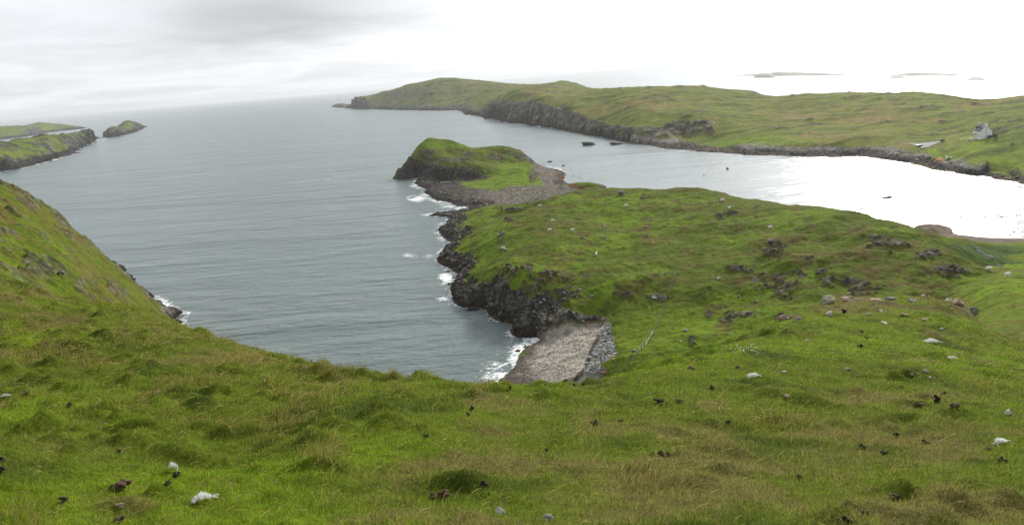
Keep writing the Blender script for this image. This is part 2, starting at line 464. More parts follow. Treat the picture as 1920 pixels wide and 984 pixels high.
farc = mixc(farc, BROWN*1.15, left*sst(-0.05, 0.5, fbm(X, Y, 9, 4, 0.6, 3) + 0.3*r1 - 0.2)*0.85)
farc *= lerp(1.0, 0.78, left)[..., None]
c = c + (farc - c)*sst(35, 80, Y)[..., None]
c *= np.where(Y < 40, 0.85, 1.0)[..., None]
rc = np.broadcast_to(ROCKG, X.shape + (3,)).copy()
rc = mixc(rc, ROCKD, sst(0.1, -0.5, fbm(X, Y, 5, 4, 0.6))*0.9); rc = mixc(rc, BROWN, sst(0, 0.6, fbm(X, Y, 3, 3, 0.6, 5))*0.6)
rc = mixc(rc, BLACK, sst(2.5, 0.5, Z))
c = c + (rc*np.array([1.05, 1, .95]) - c)*(rock*np.where((Y > 60) & (Z > 4), 0.6, 1.0))[..., None]
NEAR.rock = rock
hill = NEAR.build('hillside', M_near, c, rock, zmin=-2.5)
hill.data.materials.append(M_head)                                     # coarser clumps where the hill is far off
fy = np.empty(len(hill.data.polygons)*3, np.float32); hill.data.polygons.foreach_get('center', fy)
hill.data.polygons.foreach_set('material_index', (fy[1::3] > 48).astype(np.int32))
tag(hill, 'steep sheep grazed grassy hillside sloping from the viewer to the sea', kind='structure')

# ================================================================== HEADLAND, BEACH, ISTHMUS AND TIDAL ISLET
west = [(930, 716), (965, 690), (1000, 640), (1003, 632), (960, 606), (930, 598), (880, 577), (852, 560), (846, 542), (860, 516), (832, 497), (822, 490),
        (830, 472), (850, 456), (836, 446), (825, 430), (840, 416), (812, 404), (842, 399), (880, 393), (893, 386), (862, 384), (825, 376), (797, 361), (785, 348),
        (772, 336), (755, 328)]
hp = [at_z(px, py, 0.0) for px, py in west[3:]]
coast = [at_z(px, py, 0.0)[:2] for px, py in west]
hp += [at_z(965, 690, 0.1), at_z(1000, 645, 0.2), at_z(935, 712, 0.0), at_z(900, 716, -1.5), at_z(930, 660, -1.5), at_z(950, 625, -2)]
# offshore
hp += [at_z(px, py, -4.5) for px, py in ((900, 610), (820, 570), (800, 510), (790, 470), (800, 430), (780, 405), (765, 375), (740, 350), (725, 325), (740, 300), (860, 640))]
# beach and its head
hp += [at_z(1010, 700, 1.2), at_z(1060, 700, 2.2), at_z(1110, 690, 3.2), at_z(1050, 640, 1.8), at_z(1090, 620, 2.2), at_z(1130, 610, 3.2), at_z(1140, 650, 3.8), at_z(1000, 714, 0.7), at_z(1160, 660, 5.0)]
# cliff tops
hp += [at_z(1040, 607, 1.0), at_z(1000, 600, 3.5), at_z(960, 575, 4.5), at_z(1000, 560, 7.5), at_z(1050, 572, 6.5), at_z(1100, 585, 5.0), at_z(930, 548, 6.0), at_z(905, 540, 5.0), at_z(896, 520, 6.0), at_z(920, 500, 8.0),
       at_z(890, 470, 5.0), at_z(905, 450, 7.5), at_z(890, 420, 4.0), at_z(915, 425, 7.0), at_z(905, 397, 4.5), at_z(868, 415, 1.8), at_z(862, 440, 1.8), at_z(862, 480, 2.2), at_z(875, 545, 2.5)]
# the back of the hill
hp += [at_z(1150, 600, 5.0), at_z(1200, 650, 6.0), at_z(1160, 685, 6.5), at_z(1300, 600, 7.0), at_z(1300, 650, 8.5), at_z(1400, 600, 10), at_z(1500, 560, 11.5), at_z(1600, 545, 12), at_z(1400, 560, 9.0), at_z(1240, 560, 7.0), at_z(1120, 550, 8.0),
       at_z(1040, 511, 10), at_z(1100, 511, 10.3), at_z(1180, 515, 9.8), at_z(1265, 513, 9.8), at_z(950, 450, 10.5), at_z(1000, 450, 12), at_z(1100, 450, 12.2), at_z(1200, 450, 12), at_z(1300, 450, 12),
       at_z(960, 400, 8.0), at_z(1000, 400, 11), at_z(1100, 400, 12.5), at_z(1200, 400, 13), at_z(1300, 400, 13.3), at_z(1400, 430, 13.5), at_z(1450, 500, 13), at_z(1550, 500, 14.5),
       at_z(1500, 450, 15), at_z(1600, 470, 15.5), at_z(1700, 500, 15.5), at_z(1700, 550, 14), at_z(1800, 540, 13.0), at_z(1780, 600, 13), at_z(1650, 430, 16), at_z(1340, 540, 10.5), at_z(1330, 480, 11.5)]
# skyline
hp += [at_z(985, 378, 6.5), at_z(1050, 373, 8.5), at_z(1110, 365, 10), at_z(1165, 359, 12.2), at_z(1230, 357, 13.2), at_z(1290, 355, 14.2), at_z(1340, 362, 14.3), at_z(1400, 373, 14.5), at_z(1450, 384, 15), at_z(1520, 389, 16),
       at_z(1560, 396, 16.2), at_z(1600, 401, 16.5), at_z(1640, 411, 16.3), at_z(1680, 424, 16), at_z(1730, 440, 15), at_z(1765, 462, 14.5), at_z(1795, 490, 14), at_z(1815, 520, 13), at_z(1828, 560, 12.5)]
# right of the hill: marsh, beach
hp += [at_z(1850, 475, 4.0), at_z(1800, 458, 4.0), at_z(1780, 449, 1.6), at_z(1850, 456, 2.0), at_z(1920, 461, 2.4), at_z(1920, 500, 5.5), at_z(1850, 510, 7), at_z(1930, 447, 0), at_z(1850, 445, 0), at_z(1790, 438, 0), at_z(1735, 432, 0.7), at_z(1762, 441, 1.0), at_z(1715, 422, -0.4),
       at_z(1850, 425, -2), at_z(1950, 425, -2), at_z(1740, 412, -2), at_z(1870, 560, 16), at_z(2000, 470, 5), at_z(2000, 440, -1)]
# hidden far shore of the headland
for (px, py, a, b) in ((1110, 362, 350, 372), (1165, 358, 352, 376), (1290, 354, 338, 364), (1400, 372, 310, 336), (1520, 388, 281, 305), (1600, 400, 258, 282), (1680, 424, 236, 258)):
    hp += [col_at(px, py, a, 4.5), col_at(px, py, b, -3.0), col_at(px, py, b*1.12, -5.0)]
# isthmus of shingle
hp += [at_z(900, 370, 1.3), at_z(860, 372, 0.8), at_z(950, 366, 2.0), at_z(1000, 368, 2.3), at_z(1050, 362, 1.8), at_z(1095, 362, 1.2), at_z(1010, 345, 2.2), at_z(940, 357, 2.0), at_z(850, 357, 0.9), at_z(1060, 347, 1.1), at_z(900, 352, 1.8), at_z(830, 347, 1.3), at_z(860, 347, 1.6), at_z(885, 345, 1.9), at_z(806, 346, 1.0), at_z(850, 342, 1.2), at_z(815, 341, 0.9),
       at_z(1003, 305, 0), at_z(1030, 315, 0), at_z(1060, 330, 0), at_z(1090, 345, 0), at_z(1110, 358, 0), at_z(1030, 303, -3), at_z(1075, 322, -3), at_z(1120, 345, -3), at_z(1160, 352, -4), at_z(1200, 345, -5)]
# the islet
hp += [at_z(875, 352, 3.0), at_z(950, 345, 3.6), at_z(1010, 347, 3.0), at_z(930, 325, 4.2), at_z(980, 325, 4.4), at_z(885, 336, 1.5), at_z(840, 338, 0.6), at_z(800, 333, 0.8), at_z(780, 332, 0.6),
       at_z(950, 310, 4.8), at_z(990, 310, 4.2)]
hp += Yp((765, 315, 549), (777, 290, 562), (785, 274, 572), (797, 266, 585), (830, 264, 602), (870, 271, 596), (905, 279, 586), (950, 275, 584), (980, 284, 572), (990, 295, 560), (1000, 308, 540),
         (800, 300, 556), (830, 305, 540), (870, 305, 536), (900, 306, 531), (840, 285, 576), (900, 290, 562), (950, 290, 562), (805, 315, 535), (845, 318, 517), (890, 318, 511), (800, 325, 525))
for (px, py, a, b) in ((785, 274, 590, 615), (830, 264, 620, 650), (905, 279, 600, 640), (980, 284, 585, 615)):
    hp += [col_at(px, py, a, 6.0), col_at(px, py, b, -4.0)]
hp += [at_z(741, 331, -3), at_z(744, 322, -3.5)]
hp += [col_at(755, 320, 575, -1.5), col_at(750, 320, 600, -4), col_at(1006, 302, 575, -1.0), col_at(1012, 302, 600, -4), at_z(1004, 309, 0.4), at_z(761, 322, 1.5)]
hp += [col_at(600, 330, 500, -7), col_at(700, 330, 680, -7), col_at(950, 280, 700, -7), col_at(1150, 300, 600, -7), col_at(1150, 300, 480, -5)]
head_t = TPS(hp, 0.02, 0.02, lam=2e-4)
HEAD = Land(-0.2, 0.86, 1000, 92, 680, 1000)
X, Y = HEAD.X, HEAD.Y
Z = head_t(X, Y) - 0.42*np.maximum(0, 147 - Y)                        # its near edge dips under the foot of the hillside
up = sst(0.5, 5, Z)
pX, pY = project(X, Y, Z)
hum0 = sst(1.5, 0.5, np.hypot((pX-1600)/230, (pY-500)/90))*(Y < 300)
Z += up*(1.3*fbm(X, Y, 26, 3, 0.5, 1) + 1.25*hum0*ridged(X, Y, 24, 2, 5) + 0.25*ridged(X, Y, 15, 2, 15) + 0.30*fbm(X, Y, 5, 3, 0.55, 2))
Z += up*0.16*np.maximum(fbm(X, Y, 1.8, 3, 0.55, 4), -0.1)
HEAD.Z = Z
sx_, sy_ = HEAD.slope(); slp = np.hypot(sx_, sy_)
pX, pY = project(X, Y, Z)
dc = poly_dist(X, Y, coast[3:])
nzm = fbm(X, Y, 9, 4, 0.55, 3)
rr = ridged(X, Y, 7, 4, 1.0)
# bare rock: the western shore, cliffs, and knuckles of rock through the turf
rock = sst(8.5, 4.5, dc + 4*nzm)*sst(6.5, 4.0, Z + 1.8*nzm)
rock = np.maximum(rock, sst(0.95, 1.35, slp + 0.3*nzm)*sst(0.3, 1.5, Z)*sst(30, 14, dc)*(Y < 440))
spots = [(1450, 470, 26, 16), (1455, 535, 45, 22), (1425, 525, 18, 14), (1560, 525, 26, 9), (1620, 540, 34, 12), (1590, 530, 30, 10), (1500, 515, 20, 10), (1515, 485, 14, 6), (1660, 455, 40, 12), (1390, 505, 24, 8),
         (1540, 510, 14, 6), (1350, 405, 12, 6), (1375, 400, 12, 7), (960, 510, 24, 8), (985, 500, 16, 8), (1030, 520, 34, 12), (1000, 540, 22, 10), (1060, 550, 40, 14), (1180, 550, 24, 6), (1230, 558, 22, 5), (1330, 590, 10, 8), (1470, 595, 30, 6),
         (1300, 640, 10, 8), (1770, 510, 46, 10), (1820, 560, 12, 22), (1740, 480, 26, 8), (945, 470, 8, 5), (940, 440, 7, 5), (955, 412, 10, 5), (1385, 590, 40, 6), (1360, 600, 14, 10), (960, 392, 24, 3), (1165, 364, 10, 5), (1205, 370, 7, 4), (1415, 640, 20, 6),
         (800, 290, 16, 12), (850, 300, 40, 6), (880, 290, 16, 6), (930, 295, 30, 7), (975, 292, 14, 10), (800, 312, 40, 12), (860, 322, 40, 12), (900, 334, 20, 5), (1000, 330, 10, 14)]
spot = np.zeros_like(Z)
nzs = fbm(X, Y, 3.5, 3, 0.6, 6)
for (a, b, ra, rb) in spots:
    spot = np.maximum(spot, sst(1.2, 0.5, np.hypot((pX-a)/ra, (pY-b)/rb) + 0.65*nzs))
vis = (Y < 420) | (pY < 345)
rock = np.maximum(rock, spot*sst(0.35, 0.95, 0.6*ridged(X, Y, 2.6, 3, 8) + 0.25*rr)*0.7*vis)
rock = np.maximum(rock, soft_poly(pX, pY, [(850, 560), (892, 545), (930, 548), (985, 556), (1030, 574), (1060, 586), (1140, 598), (1135, 604), (1085, 608), (1010, 632), (1000, 640), (940, 610)], 7 + 0*pX)*sst(-0.9, 0.0, nzm + 0.4*rr)*(Y < 260))
islc = soft_poly(pX + 4*nzs, pY + 3*nzs, [(752, 329), (760, 310), (770, 296), (786, 304), (804, 311), (842, 316), (885, 320), (908, 333), (860, 342), (800, 348)], 4)*(Y > 440)
rock = np.maximum(rock, islc*sst(-0.7, 0.1, nzm + 0.5*rr))
rock = np.maximum(rock, soft_poly(pX, pY, [(978, 284), (992, 288), (1004, 308), (992, 306)], 3)*(Y > 440)*0.8)
beach_px = [(930, 718), (1005, 632), (1040, 614), (1100, 606), (1140, 600), (1152, 640), (1158, 668), (1120, 718)]
beach = soft_poly(pX + 5*nzs, pY + 3*nzs, beach_px, 4)*(Y < 220)*(Z < 6)
isth = soft_poly(pX + 6*nzs, pY + 2*nzs, [(794, 346), (815, 339), (855, 340), (872, 350), (930, 357), (960, 349), (1022, 347), (1000, 325), (1002, 306), (1030, 312), (1116, 362), (1080, 373), (980, 381), (890, 388), (850, 384), (800, 368)], 2.5)*(Y > 330)*(Y < 600)
isth = np.maximum(isth, sst(1.3, 0.7, Z + 0.3*nzm)*(Y > 300))
rbeach = sst(2.1, 1.5, Z + 0.25*nzm)*(X > 95)*(Y < 300)
shing = np.clip(np.maximum(np.maximum(beach, isth), rbeach), 0, 1)
rock *= (1 - beach)*(1-rbeach)
rock = np.clip(rock, 0, 1)
Z = Z + rock*(0.9*rr + 0.35*ridged(X, Y, 2.2, 3, 4))*sst(-0.8, 1.5, Z)*np.where(dc < 14, 1.15, 0.62)
Z += isth*(Y > 300)*0.25*fbm(X, Y, 3, 3, 0.6, 2) + beach*0.06*fbm(X, Y, 2, 3)
HEAD.Z = Z
# colours
c = np.broadcast_to(GREEN*0.85, X.shape + (3,)).copy()
b1 = fbm(X, Y, 34, 4, 0.55, 2); b2 = fbm(X, Y, 10, 4, 0.6, 9); b3 = fbm(X, Y, 3.2, 3, 0.6, 12)
c = mixc(c, LUSH*0.95, sst(-0.1, 0.5, b1 + 0.25*sst(1300, 1000, pX)*sst(520, 430, pY))*0.9)
c = mixc(c, OLIVE*0.85, sst(-0.15, 0.65, b2 + 0.35*b3 - 0.35*b1)*0.95)
c = mixc(c, BROWN, sst(0.25, 0.9, b2*0.8 + 0.7*b3 + 0.3*fbm(X, Y, 60, 2, 0.5, 5))*0.9)
c = mixc(c, DEEP, sst(0.15, 0.8, b3)*0.55)
hum = sst(1.4, 0.4, np.hypot((pX-1640)/200, (pY-500)/90))
c = mixc(c, BROWN*0.9, hum*sst(0.0, 0.6, b2 + 0.5*b3)*0.7)
c = mixc(c, BROWN*0.8, spot*0.75*vis)
lawn = soft_poly(pX + 8*nzs, pY + 3*nzs, [(870, 352), (930, 358), (960, 349), (1022, 347), (1000, 325), (985, 308), (945, 303), (920, 330)], 3)*(Y > 400)
c = mixc(c, LUSH*np.array([1.0, 1.05, 1]), lawn*sst(-0.7, 0.2, b2)*0.85)
c = mixc(c, LUSH*1.05, soft_poly(pX, pY, [(790, 268), (830, 265), (880, 275), (860, 279), (800, 280)], 3)*(Y > 400)*0.9)
c = mixc(c, LUSH*0.9, soft_poly(pX, pY, [(1150, 600), (1250, 570), (1340, 600), (1330, 650), (1200, 690), (1165, 680)], 14)*(Y < 220)*0.7)
c = mixc(c, np.array([0.045, 0.085, 0.016]), soft_poly(pX, pY, [(1770, 456), (1920, 462), (1930, 505), (1860, 500), (1800, 478)], 6)*(Y < 260)*0.85)
pale_track = poly_dist(X, Y, [at_z(a, b, 9.8)[:2] for a, b in ((1040, 512), (1090, 520), (1140, 519), (1200, 518), (1262, 515))])
c = mixc(c, np.array([0.16, 0.18, 0.06]), sst(0.7, 0.2, pale_track + 0.3*nzs)*0.55)
rc = np.broadcast_to(ROCKD, X.shape + (3,)).copy()
rc = mixc(rc, ROCKG, sst(0.1, 0.75, fbm(X, Y, 4, 4, 0.65, 3) + 0.25*(Z > 4))*np.where((dc < 16) & (Y < 600), 0.45, 0.85)); rc = mixc(rc, np.array([0.145, 0.128, 0.10]), spot*vis*sst(-0.3, 0.5, fbm(X, Y, 2, 3, 0.6, 3))*sst(6, 8, Z)*0.8)
rc = mixc(rc, np.array([0.33, 0.31, 0.26]), soft_poly(pX, pY, [(1010, 590), (1060, 575), (1090, 597), (1050, 612), (1015, 610)], 8)*(Y < 230)*sst(-0.2, 0.3, fbm(X, Y, 2.2, 3, 0.6, 1))*0.75)
rc = mixc(rc, ROCKD*0.6, islc*0.7); rc = mixc(rc, BROWN*0.8, sst(0.2, 0.8, fbm(X, Y, 6, 3, 0.6, 8))*0.5)
rc = mixc(rc, BLACK, sst(3.4, 0.9, Z + 0.9*nzm)*0.9)
rc = mixc(rc, KELP, sst(1.8, 0.4, Z)*sst(0.15, 0.5, fbm(X, Y, 7, 3, 0.6, 2))*0.9)
c = c + (rc - c)*sst(0.1, 0.75, rock)[..., None]
sc = np.broadcast_to(np.array([0.36, 0.335, 0.285], np.float32), X.shape + (3,)).copy()
sc = mixc(sc, np.array([0.15, 0.13, 0.105]), sst(-0.2, 0.5, fbm(X, Y, 2.5, 4, 0.7, 1))*0.7)
sc = mixc(sc, np.array([0.36, 0.33, 0.29]), sst(0.2, 0.6, fbm(X, Y, 0.9, 3, 0.7, 5))*0.6)
sc = mixc(sc, np.array([0.085, 0.068, 0.055]), sst(1.25, 0.35, Z + 0.3*nzs)*0.85)
wrack = soft_poly(pX + 3*nzs, pY, [(1105, 705), (1090, 700), (1115, 660), (1118, 640), (1135, 608), (1150, 612), (1156, 660), (1130, 704)], 3)*(Y < 220)
sc = mixc(sc, np.array([0.10, 0.10, 0.095]), wrack*sst(-0.35, 0.25, fbm(X, Y, 1.3, 3, 0.65, 3))*0.85)
strand = poly_dist(pX, pY, [(1078, 712), (1098, 690), (1104, 672), (1112, 650), (1124, 630)])
sc = mixc(sc, np.array([0.05, 0.035, 0.022]), sst(4.5, 2.0, strand + 1.5*nzs)*beach*0.9)
sc = mixc(sc, np.array([0.19, 0.075, 0.03]), soft_poly(pX + 4*nzs, pY, [(1085, 603), (1138, 592), (1140, 603), (1095, 609)], 4)*(Y < 220)*0.9)
i2 = np.broadcast_to(np.array([0.135, 0.115, 0.10], np.float32), X.shape + (3,)).copy()
i2 = mixc(i2, np.array([0.30, 0.27, 0.24]), sst(0.1, 0.6, fbm(X, Y, 3, 4, 0.7, 7))*0.7)
i2 = mixc(i2, ROCKD*0.8, np.maximum(sst(1.3, 0.6, Z + 0.4*nzm), sst(935, 840, pX + 40*nzs))*0.85)
i2 = mixc(i2, KELP, soft_poly(pX + 5*nzs, pY + 3*nzs, [(1040, 328), (1062, 330), (1112, 358), (1104, 364), (1072, 352)], 4)*0.9)
i2 = mixc(i2, GREEN*0.9, sst(0.2, 0.5, fbm(X, Y, 8, 3, 0.6, 2))*sst(1.6, 2.2, Z)*0.7)
sc = np.where((Y > 300)[..., None], i2, sc)
rb_ = np.broadcast_to(np.array([0.15, 0.12, 0.10], np.float32), X.shape + (3,)).copy(); rb_ = mixc(rb_, KELP*0.55, sst(1810, 1740, pX + 25*nzs)*sst(-0.3, 0.3, b3)*0.9)
sc = np.where(((X > 95) & (Y < 300))[..., None], rb_, sc)
c = c + (sc - c)*shing[..., None]
HEAD.col, HEAD.rock = c, rock
c = c*np.where((rock + shing) > .3, 1.0, 0.93)[..., None]
HEAD.col = c
headland = HEAD.build('headland', M_head, c, np.maximum(rock, shing*np.where(Y > 300, 0.5, 0.12)), zmin=-1.5)
tag(headland, 'green headland with dark rocky shore, pebble beach and tidal islet beyond a shingle neck', kind='structure')

# ================================================================== FAR PENINSULA
pp = [at_z(a, b, 0) for a, b in ((622, 200), (650, 203), (700, 205), (760, 207), (820, 208), (856, 207), (868, 213), (900, 219), (970, 231), (1040, 241), (1090, 251), (1150, 263), (1200, 271), (1280, 282), (1400, 291), (1500, 294), (1600, 292),
      (1650, 298), (1700, 306), (1760, 319), (1840, 330), (1920, 346), (2000, 362))]
pen_coast = [q[:2] for q in pp]
pp += [at_z(a, b, -5) for a, b in ((600, 203), (700, 211), (820, 215), (860, 222), (970, 244), (1090, 265), (1200, 287), (1400, 306), (1600, 310), (1700, 325), (1840, 350), (1950, 372))]
pp += [at_z(a, b, z) for a, b, z in ((640, 196, 10), (700, 196, 14), (780, 196, 13), (850, 199, 8), (890, 207, 8.5), (920, 197, 20), (960, 194, 26), (1000, 193, 28), (1040, 206, 20.5), (1070, 215, 17), (1100, 229, 11), (1100, 209, 19.5), (1150, 245, 7.2), (1150, 225, 14.5), (1000, 207, 19),
      (1000, 222, 9), (1060, 236, 4.5), (1200, 256, 5), (1210, 235, 12), (1260, 262, 3.5), (1280, 250, 5), (1285, 228, 14), (1330, 230, 13), (1330, 252, 5), (1200, 215, 20), (1300, 200, 21), (1400, 282, 2.2), (1400, 268, 3.5), (1400, 250, 6.5), (1400, 222, 12), (1400, 192, 18),
      (1500, 286, 2.0), (1500, 270, 5.5), (1500, 240, 8.5), (1500, 205, 14), (1600, 284, 2.2), (1590, 268, 6.0), (1600, 250, 6), (1600, 225, 10), (1600, 195, 15), (1660, 285, 2.5), (1690, 280, 4.2), (1720, 270, 4.6), (1740, 268, 4.6), (1760, 285, 4.6), (1755, 302, 2.2), (1776, 298, 2.4), (1700, 295, 2.2),
      (1800, 285, 5), (1840, 262, 8.6), (1820, 262, 8.0), (1860, 262, 9.2), (1840, 300, 4.8), (1840, 322, 1.5), (1920, 318, 3.2), (1920, 300, 5.5), (1920, 262, 10.5), (1920, 236, 14.2), (1890, 240, 13), (1920, 220, 14), (1800, 232, 9), (1800, 252, 7.2), (1800, 212, 12.5), (1700, 212, 12.5), (1700, 240, 7.5), (1880, 215, 13.5), (1760, 300, 3.5))]
pp += Yp((660, 184, 2750), (720, 173, 2650), (762, 160, 2550), (830, 149, 2450), (900, 153, 2300), (950, 157, 2150), (1000, 161, 2000), (1050, 157, 2050), (1090, 161, 1900), (1120, 172, 1700), (1200, 172, 1350), (1300, 167, 1080), (1400, 173, 980), (1500, 179, 860),
         (1600, 175, 860), (1700, 176, 790), (1780, 181, 730), (1850, 191, 640), (1900, 183, 640), (1920, 182, 640), (850, 180, 2050), (950, 178, 1450), (1050, 185, 1150), (800, 170, 2200), (750, 185, 2350), (1000, 172, 1650), (1900, 200, 560))
pen_back = []
for (px, py, a, b) in ((660, 184, 3200, 3400), (762, 160, 2850, 3100), (830, 149, 2800, 3100), (950, 157, 2500, 2750), (1050, 157, 2350, 2600), (1120, 172, 1950, 2200), (1200, 172, 1600, 1800), (1300, 167, 1250, 1400), (1400, 173, 1120, 1250), (1500, 179, 980, 1100), (1600, 175, 980, 1100), (1700, 176, 900, 1010), (1780, 181, 830, 930), (1850, 191, 740, 830), (1920, 182, 730, 820)):
    pp += [col_at(px, py, a, 4), col_at(px, py, b, -8)]
    pen_back.append(col_at(px, py, a*0.6 + b*0.4, 0)[:2])
pen_ring = pen_coast + [(330, 330), (620, 400), (640, 640)] + pen_back[::-1]
pp += [col_at(2050, 190, 700, 3), col_at(2050, 250, 420, 14), col_at(2050, 300, 350, 5)]
pen_t = TPS(pp, 3.0, 1.0, log=True, lam=1e-4)
PEN = Land(-0.32, 0.88, 1150, 315, 3700, 640)
X, Y = PEN.X, PEN.Y
Z = pen_t(X, Y)
wob = fbm(X, Y, 30, 3, 0.6, 21)*np.clip(Y/90, 4, 16)
Z, dpen = sea_cut(X + wob*0.6, Y + wob, Z, pen_ring)
sz = np.clip(Y/600, 0.7, 2.2)                                          # bigger hills farther off
up = sst(0.8, 6, Z)
U, L = X/Y, np.log(Y)
Z += up*sz*(1.5*fbm(X*0.7, Y, 80, 3, 0.5, 2) + 1.3*ridged(X*0.6, Y, 52, 3, 3) + 0.2*fbm(X, Y, 14, 3, 0.5, 3) - 0.5)
PEN.Z = Z
sx_, sy_ = PEN.slope(); slp = np.hypot(sx_, sy_)
pX, pY = project(X, Y, Z)
dc = poly_dist(X, Y, pen_coast)
n1 = fbm(X, Y, 22, 4, 0.6, 5)
rr = ridged(X, Y, 24, 4, 6)
cl = soft_poly(pX, pY, [(862, 214), (925, 196), (960, 190), (1010, 192), (1050, 206), (1085, 213), (1110, 226), (1150, 236), (1195, 240), (1240, 240), (1262, 228), (1330, 228), (1340, 248), (1280, 256), (1220, 262), (1200, 274), (1090, 254), (970, 234)], 4)
rock = cl*sst(-0.35, 0.3, n1*0.7 + 0.5*rr + 0.6*(slp - 0.35))*0.92
rock = np.maximum(rock, sst(0.55, 0.95, slp + 0.25*n1)*sst(160, 60, dc))
crag = ridged(X*0.5, Y, 30, 4, 26)
rock = np.maximum(rock, 0.8*sst(0.75, 1.1, crag*0.5 + 0.45*n1 + 0.40*sst(0.15, 0.5, slp))*up*(dpen > 45))
farband = sst(28, 12, dc/sz + 8*n1)*(Y > 900)*sst(14, 7, Z)
rock = np.clip(np.maximum(rock, farband), 0, 1)
band = np.interp(pX, [1180, 1600, 1720, 1760], [28, 28, 20, 11])
shore = sst(1.1, 0.7, (dc + 6*n1)/band)*sst(4.6, 3.0, Z + 0.6*n1)*(pX > 1180)
Z = Z + rock*np.where(Y > 1300, 0.6, 1.0)*(1.3*rr + 0.7*ridged(X, Y, 8, 3, 1))*sst(0, 4, Z)*np.where(cl > .3, 1.3, 0.7)
PEN.Z = Z
c = np.broadcast_to(lerp(GREEN, OLIVE, 0.45), X.shape + (3,)).copy()
b1 = fbm(X, Y, 110, 4, 0.55, 1); b2 = fbm(X, Y, 34, 4, 0.6, 4)
c = mixc(c, OLIVE*1.05, sst(-0.35, 0.35, b1 + 0.3*b2)*0.9)
c = mixc(c, np.array([0.17, 0.125, 0.045]), sst(0.1, 0.75, b2*0.8 + 0.5*b1)*0.8)
c = mixc(c, DEEP*1.1, sst(0.1, 0.6, fbm(X*0.45, Y, 24, 4, 0.6, 11))*0.75)
croft = soft_poly(pX, pY, [(1760, 285), (1800, 262), (1840, 255), (1925, 240), (1925, 318), (1840, 312), (1790, 300)], 8)
c = mixc(c, LUSH*0.95, croft*sst(-0.5, 0.4, n1)*0.9)
c = mixc(c, LUSH*0.95, soft_poly(pX, pY, [(1340, 262), (1430, 255), (1560, 262), (1490, 272), (1400, 276), (1335, 272)], 6)*0.7)
c = mixc(c, LUSH*1.1, soft_poly(pX, pY, [(1738, 278), (1752, 278), (1770, 300), (1745, 300)], 2)*0.8)
c = mixc(c, np.array([0.30, 0.14, 0.04]), soft_poly(pX, pY, [(1750, 298), (1766, 297), (1768, 304), (1752, 304)], 2)*0.85)
c = mixc(c, np.array([0.19, 0.22, 0.05]), soft_poly(pX, pY, [(1798, 259), (1826, 256), (1826, 261), (1800, 263)], 1.5)*0.8)
grooves = soft_poly(pX, pY, [(1715, 195), (1770, 190), (1790, 208), (1740, 215)], 6)*sst(0.2, 0.8, np.sin((X*0.8 + Y*0.5)*0.55))
c = mixc(c, LUSH, grooves*0.5)
rc = np.broadcast_to(ROCKD*1.5, X.shape + (3,)).copy()
rc = mixc(rc, ROCKG*1.05, sst(0.0, 0.7, fbm(X, Y, 10, 4, 0.65, 3) + 0.15)*0.85)
rc = mixc(rc, BROWN*0.8, sst(0.1, 0.6, fbm(X, Y, 18, 3, 0.6, 9))*0.5)
rc = mixc(rc, GREEN*0.8, sst(0.2, 0.6, fbm(X, Y, 15, 3, 0.6, 13))*0.6)
rc = mixc(rc, BLACK*1.3, sst(4.0, 1.0, Z/np.clip(sz, 1, 1.6) + n1)*0.9)
c = c + (rc - c)*rock[..., None]
sc = np.broadcast_to(np.array([0.075, 0.065, 0.055], np.float32), X.shape + (3,)).copy()
sc = mixc(sc, np.array([0.33, 0.31, 0.28]), sst(2.0, 3.0, Z + 0.6*fbm(X, Y, 5, 3, 0.7, 2))*0.55)
sc = mixc(sc, np.array([0.17, 0.11, 0.05]), sst(0.75, 0.3, Z)*sst(-0.2, 0.4, fbm(X, Y, 12, 3, 0.6, 6))*0.8)
c = c + (sc - c)*shore[..., None]
c = mixc(c, np.array([0.24, 0.115, 0.035]), soft_poly(pX, pY, [(1750, 298), (1766, 297), (1769, 305), (1752, 305)], 2)*0.8)
c *= 1.12  # land colours lightened to make up for the thin haze
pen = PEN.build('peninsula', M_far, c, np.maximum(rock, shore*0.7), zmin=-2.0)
tag(pen, 'long low moorland peninsula with dark sea cliffs across the bay', kind='structure')

